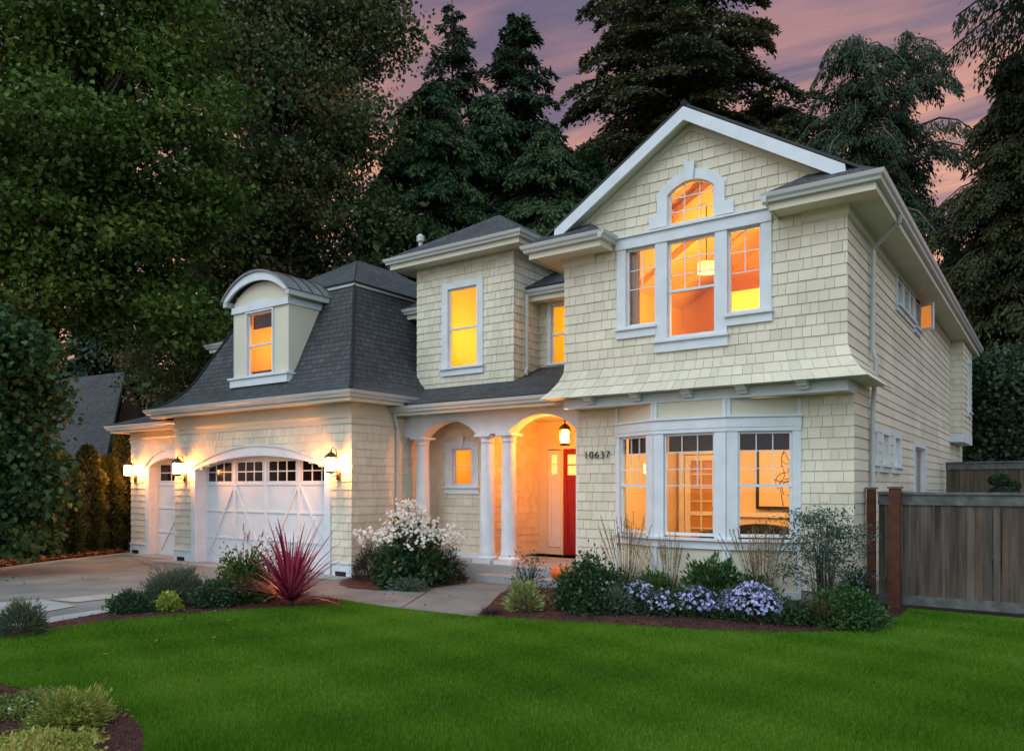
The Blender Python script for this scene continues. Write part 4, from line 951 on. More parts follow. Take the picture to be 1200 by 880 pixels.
# lawn blades
def view_uv(x, y, z=0):
    dd = -.578*x+.816*y; r = .816*x+.578*y; return 600+905*r/np.maximum(dd,.1), dd
def grass():
    N0 = 4200000
    t = 4.2*np.exp(NR.random(N0)**.85*math.log(16/4.2)); u = NR.uniform(-120,1420,N0); r = (u-600)/905
    x = (.816*r-.578)*t; y = (.578*r+.816)*t
    k = inpoly(x,y,LAWN) & ~inpoly(x,y,DRIVE) & ~inpoly(x,y,PATH) & (y < 12.55)
    for b in (BED1,BED2,BED3,BED4): k &= ~inpoly(x,y,b)
    k &= NR.random(N0) < np.clip((t/16.)**.0*.42, 0, 1)
    x, y, t = x[k], y[k], t[k]; n = len(x)
    h = NR.uniform(.022,.048,n)*(1+.25*np.sin(x*1.3+y*.7)*np.sin(y*1.9-x*.4)); w = .00085*t+.0012
    a = NR.uniform(0,2*math.pi,n); lx, ly = NR.normal(0,.45,n)*h, NR.normal(0,.45,n)*h
    V = np.empty((n,3,3)); V[:,0] = np.column_stack([x-np.cos(a)*w/2, y-np.sin(a)*w/2, np.zeros(n)]); V[:,1] = np.column_stack([x+np.cos(a)*w/2, y+np.sin(a)*w/2, np.zeros(n)]); V[:,2] = np.column_stack([x+lx,y+ly,h])
    patch = .5+.22*np.sin(x*.9+1.7*np.sin(y*.6))*np.sin(y*1.1+x*.5)+.18*np.sin(x*3.1+y*2.3)*np.sin(y*4.1-x*1.7)
    tint = np.clip(patch+NR.normal(0,.22,n), 0, 1)
    tag(npmesh('lawn_grass', V.reshape(-1,3), 3, mat('grass_blade', (.040,.125,.002), .6, .2, tint=[(.078,.215,.005),(.16,.30,.028)], trans=.3), tint), kind='stuff')
    return n
GN = grass()

# =================================================================== FENCES
def fence(name, label, x0, x1, y, h, posts, seed, ang=0, gap=None):
    F_ = empty(name, (x0,y,0), label, 'fence'); rg = random.Random(seed); q = MB(); x = x0
    T = Matrix.Translation((x0,y,0)) @ Matrix.Rotation(ang,4,'Z') @ Matrix.Translation((-x0,-y,0))
    while x < x1:
        w = rg.choice([.10,.105,.108]); gp_ = .004
        if gap and abs(x-gap) < .07: gp_ = .02
        q.box(x+gp_, min(x+w,x1)-.001, y+rg.uniform(0,.006), y+.022, .14, h-.09, 0, rg.random()); x += w
    def fin(o): o.data.transform(T); return o
    fin(q.build('board', M['board'], F_))
    q = MB(); q.box(x0,x1,y-.03,y-.001,h-.20,h-.05); q.box(x0,x1,y-.03,y-.001,.06,.20); q.box(x0,x1,y+.03,y+.07,.3,.39); fin(q.build('rail', M['cap'], F_))
    q = MB(); q.box(x0,x1,y-.06,y+.08,h-.049,h-.012); fin(q.build('top_cap', M['cap'], F_))
    for (px, w, z1, py) in posts:
        q = MB(); q.box(px-w/2,px+w/2,py-w/2,py+w/2,-.02,z1); po = fin(q.build('post', M['post'], F_))
        q = MB(); q.box(px-w/2-.02,px+w/2+.02,py-w/2-.02,py+w/2+.02,z1+.001,z1+.03); fin(q.build('post_cap', M['cap'], po))
    return F_
fence('wooden_fence', 'weathered grey board fence with reddish brown posts joined to the house', -2.22, 5.5, 12.69, 1.73, [(-2.31,.11,1.76,12.66),(-1.96,.15,1.77,12.5),(1.8,.12,1.6,12.78),(4.2,.12,1.6,12.78)], 3, gap=-.72)
fence('wooden_fence', 'brown board fence farther back, seen above the grey fence at the right edge', -2.3, 9, 22.0, 2.42, [(-2.2,.1,2.35,22.1),(2,.1,2.35,22.1)], 5, ang=-.10)

# =================================================================== PLANTS
def lf(name, cols, trans=.25, rough=.6): return leafm(name, cols, trans, rough)
G_maple = lf('maple_leaf', [(.028,.060,.010),(.070,.130,.018),(.16,.20,.035)])
G_near = lf('near_maple_leaf', [(.018,.045,.016),(.035,.085,.024),(.075,.13,.05)])
G_decid = lf('broadleaf', [(.034,.062,.024),(.075,.115,.038),(.13,.15,.05),(.19,.095,.045)])
G_fir = lf('fir_needles', [(.012,.032,.020),(.030,.062,.032),(.055,.095,.045)], .1)
G_cedar = lf('cedar_spray', [(.016,.045,.018),(.036,.090,.030),(.09,.10,.032)], .15)
G_pine = lf('pine_needles', [(.022,.040,.024),(.070,.080,.034),(.165,.140,.055)], .12)
G_hem = lf('hemlock_needles', [(.016,.036,.018),(.036,.066,.032),(.068,.098,.044)], .12)
G_far = lf('far_cedar_spray', [(.020,.032,.012),(.050,.060,.020),(.10,.090,.032)], .12)
G_hedge = lf('arborvitae_spray', [(.014,.028,.008),(.040,.060,.014),(.065,.080,.02)], .15)
def crown_pts(lobes, n, csig, rng, shell=.45):
    """clump centres in the lobes then leaves round them"""
    w = np.array([l[1][0]*l[1][2] for l in lobes]); w = w/w.sum(); out = []
    for (c, r), ww in zip(lobes, w):
        k = max(3, int(n*ww)); d = unit(rng.normal(size=(k,3))); rr = (shell+(1-shell)*rng.random(k)**.6)[:,None]
        out.append(np.array(c)+d*rr*np.array(r))
    return np.vstack(out)
def leafcloud(cl, per, csig, size, rng, aspect=.7, up=.5, flat=.6, ctint=.5):
    n = len(cl)*per; base = np.repeat(cl, per, 0); sg = np.repeat(rng.uniform(.6,1.35,len(cl)), per)[:,None]
    off = rng.normal(size=(n,3))*csig*sg; off[:,2] *= flat; c = base+off
    d = unit(rng.normal(size=(n,3))+unit(off)*.6+np.array([0,0,-.35])); nn = unit(rng.normal(size=(n,3))+np.array([0,0,up*2]))
    s = rng.uniform(.65,1.3,n)*size
    ti = np.clip(np.repeat(rng.random(len(cl)), per)*ctint+rng.random(n)*(1-ctint)*1.0, 0, 1)
    return leafquads(c, d, nn, s, s*aspect, .12), ti
def branchy(mb, base, top, r0, targets, rng, wob=.3, n=7, fmin=.25):
    b = Vector(base); t = Vector(top); pts = []
    for i in range(n+1):
        f = i/n; p = b.lerp(t, f)+Vector((rng.uniform(-1,1),rng.uniform(-1,1),0))*wob*f*(1-f)*2; pts.append(p)
    mb.tube(pts, r0, 9, r2=r0*.25)
    for q in targets:
        q = Vector(q); H_ = t.z-b.z
        f = min(.92, max(fmin, (q.z-b.z)/H_*.75+rng.uniform(-.12,.02))); a = b.lerp(t, f); m1 = a.lerp(q, .5)+Vector((rng.uniform(-.4,.4),rng.uniform(-.4,.4),rng.uniform(.0,.6)))
        m0 = a.lerp(m1,.5)+Vector((0,0,-.15)); rr = r0*(1-f)*.5+.03
        mb.tube([a, m0, m1, m1.lerp(q,.5)+Vector((0,0,.15)), q], rr, 6, r2=.015)
def broadleaf(name, label, cat, u, t, lobes, ncl, per, csig, size, gm_, seed, trunk_r=.3, group=None, bark=None, nbr=26, base_z=0, aspect=.7, shell=.45, tu=None, flat=.6, ctint=.5, core=0):
    rng = np.random.default_rng(seed); rg = random.Random(seed)
    L3 = []
    for (lu, lv, rp, dt) in lobes:
        tt = t+dt; rr = rp/905*tt; p = P(lu, tt, ZV(lv, tt)); L3.append(((p.x,p.y,p.z),(rr,rr*.9,rr*.85)))
    b = P(tu if tu is not None else u, t, base_z); T_ = empty(name, b, label, cat, group)
    cl = crown_pts(L3, ncl, csig, rng, shell); V, ti = leafcloud(cl, per, csig, size, rng, aspect, .5, flat, ctint)
    if core:
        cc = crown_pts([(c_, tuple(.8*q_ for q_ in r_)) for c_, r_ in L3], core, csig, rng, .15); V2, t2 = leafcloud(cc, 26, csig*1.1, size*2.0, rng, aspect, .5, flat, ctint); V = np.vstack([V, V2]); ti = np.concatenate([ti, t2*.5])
    npmesh('crown', V, 4, gm_, ti, T_)
    mb = MB(); zt = max(c[0][2]+c[1][2]*.5 for c in L3); xm = sum(c[0][0] for c in L3)/len(L3); ym = sum(c[0][1] for c in L3)/len(L3)
    idx = rng.choice(len(cl), min(nbr, len(cl)), replace=False)
    branchy(mb, b, (xm,ym,zt), trunk_r, [tuple(cl[i]) for i in idx]+[c[0] for c in L3], rg, fmin=.25 if trunk_r > .4 else .42)
    mb.build('trunk', bark or M['bark'], T_, smooth=True)
    return T_
def conifer(name, label, cat, u, t, vtop, zb, rbase, gm_, seed, nbranch=140, droop=.35, upt=.15, spray=.34, dens=9, taper=.8, trunk_r=.28, group=None, bark=None, hang=.5, irregular=.35, top_r=.05, aspect=.34, side=1.):
    rng = np.random.default_rng(seed); rg = random.Random(seed); zt = ZV(vtop, t); b = P(u, t, 0); T_ = empty(name, b, label, cat, group)
    mb = MB(); mb.tube([(b.x,b.y,-.1),(b.x+.05,b.y,zt*.5),(b.x,b.y,zt)], trunk_r, 8, r2=.02)
    C_, D_, N_, S_, TI = [], [], [], [], []
    for k in range(nbranch):
        f = rg.random()**.85; z = zb+(zt-zb)*f; R_ = (rbase*(1-f)**taper+top_r)*rg.uniform(1-irregular,1+irregular*.6); az = rg.uniform(0,2*math.pi)
        dx_, dy_ = math.cos(az), math.sin(az); n = max(4, int(R_/.16)); pts = []
        for i in range(n+1):
            s_ = i/n; pts.append((b.x+dx_*R_*s_, b.y+dy_*R_*s_, z+upt*R_*math.sin(s_*2.2)-droop*R_*s_*s_))
        if R_ > .5: mb.tube(pts[::max(1,n//4)]+[pts[-1]], .012+.016*R_, 5, r2=.006)
        pts = np.array(pts); bt_ = rg.random()
        m = n*dens; s_ = rng.random(m)**.7; ii = np.minimum((s_*n).astype(int), n-1); fr_ = (s_*n-ii)[:,None]
        p = pts[ii]*(1-fr_)+pts[ii+1]*fr_
        lat = rng.normal(size=m)*.22*R_*(1.1-s_)*side+rng.normal(size=m)*.10
        p = p+np.column_stack([-dy_*lat, dx_*lat, -np.abs(lat)*.35-rng.random(m)*hang*.35])
        sgn = np.sign(lat)[:,None]
        d = unit(np.array([dx_,dy_,0])*.55+np.array([-dy_,dx_,0])*sgn*.55+rng.normal(size=(m,3))*.3+np.array([0,0,-hang]))
        C_.append(p); D_.append(d); N_.append(unit(rng.normal(size=(m,3))*.7+np.array([0,0,1.]))); S_.append(rng.uniform(.6,1.3,m)*spray); TI.append(np.clip(bt_*.5+rng.random(m)*.5,0,1))
    C_ = np.vstack(C_); D_ = np.vstack(D_); N_ = np.vstack(N_); S_ = np.concatenate(S_)
    npmesh('crown', leafquads(C_, D_, N_, S_, S_*aspect, .1), 4, gm_, np.concatenate(TI), T_); mb.build('trunk', bark or M['bark'], T_, smooth=True)
    return T_
# --- big trees
broadleaf('maple_tree', 'tall broadleaf maple with yellow green leaves filling the left edge behind the hedge', 'tree', 110, 23,
    [(20,60,110,0),(130,40,120,1),(215,120,75,0),(60,190,120,-1),(170,210,100,0),(230,250,55,.5),(40,320,110,0),(140,330,90,0),(210,360,55,0),(-60,200,140,0),(90,-60,120,0)], 760, 125, .48, .18, G_maple, 11, .34, nbr=110, tu=30, shell=.4, flat=.38, ctint=.75)
broadleaf('broadleaf_tree', 'big dark broadleaf tree with reddish tinges rising straight behind the garage roof', 'tree', 350, 31,
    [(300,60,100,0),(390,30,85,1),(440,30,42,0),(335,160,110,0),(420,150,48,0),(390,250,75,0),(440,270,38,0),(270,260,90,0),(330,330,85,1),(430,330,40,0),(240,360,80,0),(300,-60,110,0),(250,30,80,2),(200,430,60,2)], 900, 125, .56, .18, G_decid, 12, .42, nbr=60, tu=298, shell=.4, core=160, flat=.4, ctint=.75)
broadleaf('young_maple_tree', 'dark green maple hanging low at the left edge in front of the hedge', 'tree', 10, 15.5,
    [(5,420,60,0),(30,470,42,.3),(0,540,60,0),(42,570,30,0),(-40,480,80,0),(20,610,40,.2),(-50,600,60,0),(-30,400,60,0)], 620, 52, .21, .14, G_near, 13, .12, nbr=30, aspect=.8, tu=-20)
conifer('fir_tree', 'slender sparse fir with a thin top against the sky, right of the broadleaf tree', 'tree', 530, 40, -6, 8, 4.0, G_fir, 21, 130, .25, .35, .30, 15, .75, .22, hang=.5, irregular=.5)
conifer('fir_tree', 'narrow dark fir with bare grey trunk showing, left of the big pine', 'tree', 607, 37, 14, 9.5, 4.4, G_fir, 22, 190, .30, .25, .30, 20, .62, .26, hang=.45, irregular=.45, bark=M['bark_l'])
for (u,t,v,rb,lab,sd_) in ((508,34,92,4.6,'dense green cedar behind the middle roof, tallest of the cedars behind the house',23),(640,33,150,4.0,'green cedar behind the left slope of the gable, right of the tallest cedar',24),(572,35,112,4.4,'dense cedar between the tallest cedar and the one behind the gable slope',25),(462,36,190,3.6,'low cedar filling the gap between the broadleaf tree and the tallest cedar',26),(695,34,175,3.6,'low cedar hidden mostly by the gable, under the pine',27)):
    conifer('cedar_tree', lab, 'tree', u, t, v, 2, rb, G_cedar, sd_, 330, .45, .15, .27, 22, .45, .3, 'cedars behind the house', hang=.9)
conifer('pine_tree', 'huge dark pine with ragged rusty green boughs behind the peak of the gable', 'tree', 785, 37, -60, 8, 5.2, G_pine, 31, 260, .28, .26, .24, 34, .42, .42, hang=.35, irregular=.6, top_r=.9, aspect=.42)
conifer('pine_tree', 'lower ragged pine beside the huge pine, behind the right gable slope', 'tree', 905, 38, 118, 6, 4.6, G_pine, 32, 190, .25, .22, .24, 32, .40, .3, hang=.35, irregular=.6, top_r=.8, aspect=.42)
conifer('hemlock_tree', 'drooping dark hemlock with ragged hanging branches right of the gable', 'tree', 1003, 33, 44, 6, 3.1, G_hem, 41, 150, .70, .40, .20, 34, .42, .32, hang=1.1, irregular=.75, bark=M['bark_l'], top_r=.5)
conifer('hemlock_tree', 'second drooping hemlock, whose branches lean toward the top right corner', 'tree', 1062, 35, 42, 13, 2.2, G_hem, 46, 70, .55, .22, .20, 36, .35, .28, hang=1.5, irregular=.85, top_r=.6)
conifer('cedar_tree', 'broad dark cedar behind the far end of the house, under the hemlocks', 'tree', 1010, 38, 175, 2, 4.6, G_far, 47, 330, .45, .15, .27, 24, .42, .3, 'cedars by the back fence', hang=.9)
conifer('cedar_tree', 'tall brownish cedar at the right edge behind the back fence', 'tree', 1188, 29, 62, 1, 4.2, G_far, 42, 420, .50, .2, .22, 28, .55, .35, 'cedars by the back fence', hang=.9, irregular=.6)
conifer('cedar_tree', 'shorter shadowy cedar just right of the far end of the house eave', 'tree', 1135, 36, 300, 1, 3.6, G_far, 43, 260, .5, .2, .24, 24, .5, .3, 'cedars by the back fence', hang=.9)
conifer('hemlock_tree', 'hemlock outside the right edge whose hanging branches reach into the top right corner', 'tree', 1340, 24, -330, 17.6, 6.8, G_hem, 44, 120, .30, .2, .19, 34, .4, .4, hang=1.5, irregular=.25)
# --- far trees that close the view
k = 0
for (u,t,v,rb,sd_,lab) in ((20,46,330,4.8,51,'tall shadowy conifer far behind the left maple'),(140,48,300,4.8,52,'dark conifer behind the maple and the neighbouring roof'),(250,50,330,4.8,53,'dark conifer behind the big broadleaf tree'),(360,50,290,4.8,54,'dark conifer hidden behind the garage roof peak'),(455,50,240,4.2,55,'shadowy conifer filling the gap left of the front cedars'),(1080,52,330,4.4,56,'far conifer low beneath the pink gap right of the hemlock'),(1240,42,170,5.,57,'dark conifer beyond the right edge cedar'),(960,50,190,4.6,58,'far conifer behind the right slope of the gable')):
    conifer('conifer_tree', lab, 'tree', u, t, v, 0, rb, G_fir if k % 2 else G_cedar, sd_, 190, .5, .1, .62, 9, .55, .35, 'shadowy conifers far behind the house', hang=.8, aspect=.42); k += 1
broadleaf('understory_tree', 'low dark green tree above the back fence at the right edge', 'tree', 1170, 25, [(1150,500,32,0),(1195,480,40,0),(1165,440,40,0),(1215,520,40,0),(1140,535,16,0),(1190,535,26,0)], 300, 50, .26, .162, G_hem, 61, .14, nbr=14)
# hedge of arborvitae
for i,(u,t) in enumerate(((20,18.6),(50,19.2),(78,19.9),(103,20.6),(127,21.3),(148,21.9))):
    b = P(u,t); rng = np.random.default_rng(70+i); hgt = (2.5,2.75,2.55,2.85,2.6,3.5)[i]
    T_ = empty('arborvitae', b, ['leftmost columnar arborvitae of the hedge, half behind the near maple','second arborvitae column from the left end of the hedge','third arborvitae column from the left, below the neighbouring roof','fourth arborvitae column from the left, below the neighbouring roof','fifth arborvitae column, next to the one touching the garage','tallest arborvitae column, beside the left garage lantern'][i], 'hedge plant', 'arborvitae hedge along the driveway')
    n = 8500; z = rng.random(n)*hgt; rr = .44*np.minimum(1, ((hgt-z)/.9))**.6*(.86+.14*np.sin(z*9+i)); a = rng.uniform(0,2*math.pi,n); q_ = rr*(.55+.45*rng.random(n)**.4)
    c = np.column_stack([b.x+np.cos(a)*q_, b.y+np.sin(a)*q_, z]); d = unit(np.column_stack([np.cos(a)*.6, np.sin(a)*.6, np.full(n,.7)])+rng.normal(0,.3,(n,3)))
    nn = unit(np.column_stack([-np.sin(a),np.cos(a),np.zeros(n)])+rng.normal(0,.5,(n,3))); npmesh('foliage', leafquads(c,d,nn,rng.uniform(.08,.16,n),rng.uniform(.03,.06,n)),4,G_hedge,rng.random(n),T_)
    q = MB(); q.tube([(b.x,b.y,0),(b.x,b.y,hgt*.8)], .05, 7, r2=.01); q.build('trunk', M['bark'], T_)
# leaf litter under the hedge
n = 6000; rng = np.random.default_rng(5); f = rng.random(n); a_ = np.array([-18.9,7.0]); b_ = np.array([-20.6,11.0]); nrm = np.array([-.92,-.39])
p = a_+(b_-a_)*f[:,None]+nrm*(rng.random(n)**1.3*1.1)[:,None]; c = np.column_stack([p, rng.uniform(0,.09,n)])
tag(npmesh('leaf_litter', leafquads(c, unit(rng.normal(size=(n,3))*[1,1,.3]), unit(rng.normal(size=(n,3))*.4+[0,0,1]), rng.uniform(.06,.13,n), rng.uniform(.04,.09,n)), 4, mat('fallen_leaf', (.10,.03,.012), .8, .2, tint=[(.20,.07,.02),(.22,.16,.05)]), rng.random(n)), kind='stuff')

rng = np.random.default_rng(15); n = 160; pp = np.vstack([np.column_stack([rng.uniform(-17,-8,n), rng.uniform(3,10.3,n)]), np.column_stack([rng.uniform(-9.3,-7,12), rng.uniform(8.6,9.5,12)])]); n = len(pp)
c = np.column_stack([pp, rng.uniform(.03,.05,n)]); tag(npmesh('fallen_leaves', leafquads(c, unit(rng.normal(size=(n,3))*[1,1,.2]), unit(rng.normal(size=(n,3))*.3+[0,0,1]), rng.uniform(.04,.08,n), rng.uniform(.03,.055,n)), 4, mat('scattered_leaf', (.12,.05,.02), .8, .2, tint=[(.24,.12,.03),(.20,.16,.06)]), rng.random(n)), kind='stuff')
q = MB()
for a_, b_ in ((G(-40,688),G(395,679)),(G(150,652),G(235,690)),(G(400,697),G(560,684)),(G(470,714),G(520,682))):
    d_ = (b_-a_).normalized(); s_ = Vector((-d_.y,d_.x,0))*.008; q.face([(a_-s_)+Vector((0,0,.0225)),(b_-s_)+Vector((0,0,.0225)),(b_+s_)+Vector((0,0,.0225)),(a_+s_)+Vector((0,0,.0225))])
tag(q.build('driveway_joint', mat('dark_joint', (.05,.05,.048), .95, .1)), kind='structure')  # thin dark joint lines cut across the paving
# neighbouring house, far left
NB = empty('neighbour_house', (-30,18,0), 'neighbouring house at far left with a steep dark roof half hidden by the maple', 'house')
A_ = P(150,36,0); q = MB(); zr_ = ZV(441,36); ze = ZV(560,32)
p1, p2 = P(149,35,zr_), P(40,41,zr_+.3); e1, e2 = P(122,30,2.2), P(-20,36,2.2); e3, e4 = P(215,40,2.4), P(110,46,2.4)
rface(q, [e2,e1,p1,p2], .1); rface(q, [e4,e3,p1,p2], .1); q.build('roof', M['roof'], NB)
q = MB(); w1, w2 = P(126,30.6,0), P(-16,36.4,0); w3 = P(205,39.4,0)
q.face([w1,w2,(w2.x,w2.y,2.3),(w1.x,w1.y,2.3)]); q.face([w1,w3,(w3.x,w3.y,2.3),(p1.x,p1.y,zr_-.3),(w1.x,w1.y,2.3)]); q.build('wall', mat('brown_siding', (.10,.08,.06), .8, noise=(3,.2)), NB)

# --- shrubs
def shrub(name, label, cat, x, y, rx, h, n, size, gm_, seed, aspect=.45, group=None, z0=.0, top=.6, bumps=.2, fl=None, spiky=0., stems=8, stem_mat=None, ry=None):
    rng = np.random.default_rng(seed); T_ = empty(name, (x,y,0), label, cat, group); ry = ry or rx
    d = unit(rng.normal(size=(n,3))); d[:,2] = np.abs(d[:,2])*1.0; d = unit(d)
    bump_ = 1+bumps*np.sin(d[:,0]*5+seed)*np.sin(d[:,1]*6+seed*2)*np.sin(d[:,2]*5+1)+rng.normal(0,.05+bumps*.3,n)
    rr = (.5+.5*rng.random(n)**.5)*bump_
    c = np.column_stack([x+d[:,0]*rr*rx, y+d[:,1]*rr*ry, z0+.03+d[:,2]*rr*(h-z0)])
    ax = unit(d*(.6+spiky)+rng.normal(size=(n,3))*(.6-.4*spiky)+np.array([0,0,.25])); nn = unit(rng.normal(size=(n,3))+d*.8)
    s = rng.uniform(.6,1.35,n)*size; ti = np.clip(rng.random(n)*.7+.3*(np.sin(c[:,0]*9)*np.sin(c[:,1]*9)*.5+.5), 0, 1)
    npmesh('foliage', leafquads(c, ax, nn, s, s*aspect, .1), 4, gm_, ti, T_)
    mb = MB(); rg = random.Random(seed)
    for i in range(stems):
        a = rg.uniform(0,6.28); e = rg.uniform(.3,.75); mb.tube([(x,y,0),(x+math.cos(a)*rx*e*.5,y+math.sin(a)*ry*e*.5,h*.4),(x+math.cos(a)*rx*e,y+math.sin(a)*ry*e,h*.8)], .008, 5, r2=.004)
    mb.build('stem', stem_mat or M['bark'], T_)
    if fl:
        fm, fn, fr_, fz = fl; d = unit(rng.normal(size=(fn,3))); d[:,2] = np.abs(d[:,2])+fz; d = unit(d)
        c = np.column_stack([x+d[:,0]*rx*rng.uniform(.85,1.1,fn), y+d[:,1]*ry*rng.uniform(.85,1.1,fn), z0+.02+d[:,2]*(h-z0)*rng.uniform(.85,1.12,fn)])
        if fn <= 40:
            for i in range(fn): flowers(c[i:i+1], d[i:i+1], fr_, fm, T_, rng)
        else: flowers(c, d, fr_, fm, T_, rng)
    return T_
def flowers(c, nrm, r, fm, par, rng, petals=5):
    n = len(c); nn = unit(nrm+rng.normal(0,.5,(n,3))); a = unit(np.cross(nn, rng.normal(size=(n,3)))); b = np.cross(nn, a); V = []
    for k in range(petals):
        t = 2*math.pi*k/petals; d = a*math.cos(t)+b*math.sin(t); V.append(leafquads(c, unit(d+nn*.25), nn, rng.uniform(.8,1.2,n)*r, np.full(n, r*.75)).reshape(n,4,3))
    V = np.stack(V,1).reshape(-1,3); npmesh('flower', V, 4, fm, np.repeat(rng.random(n), petals), par)
def blades(name, label, cat, x, y, n, L_, spread, w, gm_, seed, curve=.5, lean=.35, group=None, plume=None, seg=5, z0=0, up=1., stiff=None):
    rng = np.random.default_rng(seed); T_ = empty(name, (x,y,0), label, cat, group)
    az = rng.uniform(0,2*math.pi,n); ln = rng.uniform(.55,1.1,n)*L_; le = np.abs(rng.normal(0,lean,n)) if stiff is None else rng.uniform(.05,stiff,n)
    cv = rng.uniform(.3,1.2,n)*curve; wd = rng.uniform(.7,1.2,n)*w; dirx, diry = np.cos(az), np.sin(az); bx, by = x+dirx*spread*rng.random(n), y+diry*spread*rng.random(n)
    pts = []
    for k in range(seg+1):
        s = k/seg; th = le+cv*s*1.0
        if k == 0: px, py, pz = bx, by, np.full(n, z0)
        else: px = px+dirx*np.sin(th)*ln/seg; py = py+diry*np.sin(th)*ln/seg; pz = np.maximum(pz+np.cos(th)*ln/seg*up, .015)
        pts.append(np.column_stack([px,py,pz]))
    sd_ = np.column_stack([-diry, dirx, np.zeros(n)]); V = []
    prof_ = [1.0,1.15,1.0,.8,.5,.06] if seg == 5 else [1-(k/seg)*.95 for k in range(seg+1)]
    for k in range(seg):
        a = pts[k]-sd_*(wd*prof_[k]/2)[:,None]; b = pts[k]+sd_*(wd*prof_[k]/2)[:,None]; c = pts[k+1]+sd_*(wd*prof_[k+1]/2)[:,None]; d = pts[k+1]-sd_*(wd*prof_[k+1]/2)[:,None]
        V.append(np.stack([a,b,c,d],1))
    V = np.stack(V,1).reshape(-1,3); npmesh('leaf_blades', V, 4, gm_, np.repeat(rng.random(n), seg), T_)
    if plume:
        pm, pn, ph, pl2 = plume; az = rng.uniform(0,6.28,pn); ll = np.abs(rng.normal(0,.26,pn)); C_=[];D_=[]; st = MB()
        for i in range(pn):
            b0 = Vector((x+math.cos(az[i])*spread*.4, y+math.sin(az[i])*spread*.4, 0)); hh = ph*rng.uniform(.7,1.05); tip = b0+Vector((math.cos(az[i])*math.sin(ll[i]),math.sin(az[i])*math.sin(ll[i]),math.cos(ll[i])))*hh
            st.tube([b0, b0.lerp(tip,.5)+Vector((0,0,.03)), tip], .0022, 3)
            m = 26; f = rng.random(m); dv = (tip-b0).normalized(); base = np.array(tip)-np.array(dv)*(f*pl2)[:,None]; C_.append(base); D_.append(unit(np.array(dv)+rng.normal(0,.22,(m,3))))
        C_=np.vstack(C_); D_=np.vstack(D_); m=len(C_); npmesh('seed_head', leafquads(C_,D_,unit(rng.normal(size=(m,3))),rng.uniform(.03,.06,m),np.full(m,.008)),4,pm,rng.random(m),T_); st.build('stalk', pm, T_)
    return T_
def sy(u, Y):
    r = (u-600)/905.; t = Y/(.578*r+.816); return (.816*r-.578)*t, Y
def sp(u, v, dt=0): p = P(u, 905*1.8/(v-570)+dt); return p.x, p.y
F_white = lf('white_petal', [(.62,.60,.52),(.78,.76,.70)], .2); F_blue = lf('lavender_petal', [(.26,.27,.55),(.42,.43,.72),(.60,.60,.82)], .2); F_pink = lf('dusty_seed', [(.25,.10,.09),(.35,.22,.15)], .2)
L_grey = lf('grey_green_leaf', [(.03,.055,.035),(.09,.13,.08),(.14,.18,.11)]); L_lime = lf('lime_leaf', [(.16,.24,.03),(.40,.48,.08)]); L_rose = lf('rose_leaf', [(.02,.05,.012),(.06,.13,.025),(.12,.16,.04)])
L_dark = lf('glossy_dark_leaf', [(.010,.032,.014),(.03,.075,.025),(.06,.11,.04)], .2, .4); L_red = lf('cordyline_leaf', [(.12,.008,.030),(.32,.020,.075),(.45,.12,.18)], .25, .4)
L_nan = lf('nandina_leaf', [(.018,.05,.04),(.045,.10,.075),(.09,.14,.10)]); L_nand = lf('dark_nandina_leaf', [(.02,.022,.018),(.035,.05,.03),(.07,.04,.035)]); L_bamboo = lf('olive_leaf', [(.05,.07,.03),(.14,.16,.07)])
L_straw = lf('straw_blade', [(.20,.16,.08),(.42,.34,.18)]); L_gr = lf('green_blade', [(.03,.07,.02),(.09,.14,.04)]); L_var = lf('variegated_leaf', [(.10,.15,.04),(.40,.42,.16)]); L_laur = lf('laurel_leaf', [(.015,.05,.014),(.04,.10,.025),(.07,.14,.04)], .2, .4)
L_jun = lf('golden_juniper', [(.08,.14,.02),(.24,.28,.05),(.45,.42,.10)]); L_ast = lf('aster_leaf', [(.02,.05,.02),(.05,.09,.03)]); L_mix = lf('golden_groundcover', [(.12,.20,.03),(.34,.36,.07),(.50,.40,.14)]); L_gc = lf('cushion_leaf', [(.05,.10,.02),(.14,.20,.05),(.30,.30,.09)]); L_brown = lf('bronze_blade', [(.12,.05,.025),(.25,.13,.06)]); L_black = lf('black_blade', [(.01,.012,.012),(.03,.035,.03)])
x,y = sp(25,745); shrub('lavender_shrub','round grey green spiky shrub alone at the left end of the mulch strip','shrub',x,y,.24,.34,2600,.075,L_grey,101,.16,spiky=.8)
x,y = sp(195,712); shrub('mounded_shrub','wide mounded grey green shrub behind the lime plant','shrub',x-.22,y+.30,.46,.46,7000,.075,L_grey,102,.18,spiky=.5,fl=(F_pink,30,.012,.5))
x,y = sp(150,718); shrub('low_shrub','low bluish shrub at the left foot of the mounded shrub','shrub',x,y+.05,.32,.26,2600,.06,L_dark,103,.3)
x,y = sp(198,717); shrub('lime_plant','small bright lime green plant on the mulch','plant',x,y,.15,.24,700,.06,L_lime,104,.6)
x,y = sp(245,712); shrub('low_shrub','low dark green shrub between the lime plant and the rose bush','shrub',x,y+.1,.34,.34,3000,.06,L_dark,105,.35)
x,y = sp(278,706); shrub('rose_shrub','leafy green rose bush just left of the red spiky plant','shrub',x,y+.15,.40,.64,5200,.06,L_rose,106,.6,bumps=.4,fl=(F_white,10,.022,.3),stems=14)
x,y = sp(300,704); shrub('seedy_shrub','loose shrub with dusty seed heads behind the rose bush','shrub',x-.1,y+.5,.36,.85,1300,.05,L_nand,107,.3,bumps=.4,fl=(F_pink,90,.018,.8),stems=22)
x,y = sp(245,706,.4); blades('grassy_plant','thin stalks with dark buds rising beside the rose bush','plant',x+.55,y+.3,26,1.25,.06,.006,L_nand,108,.25,.2,plume=(F_pink,7,1.15,.12))
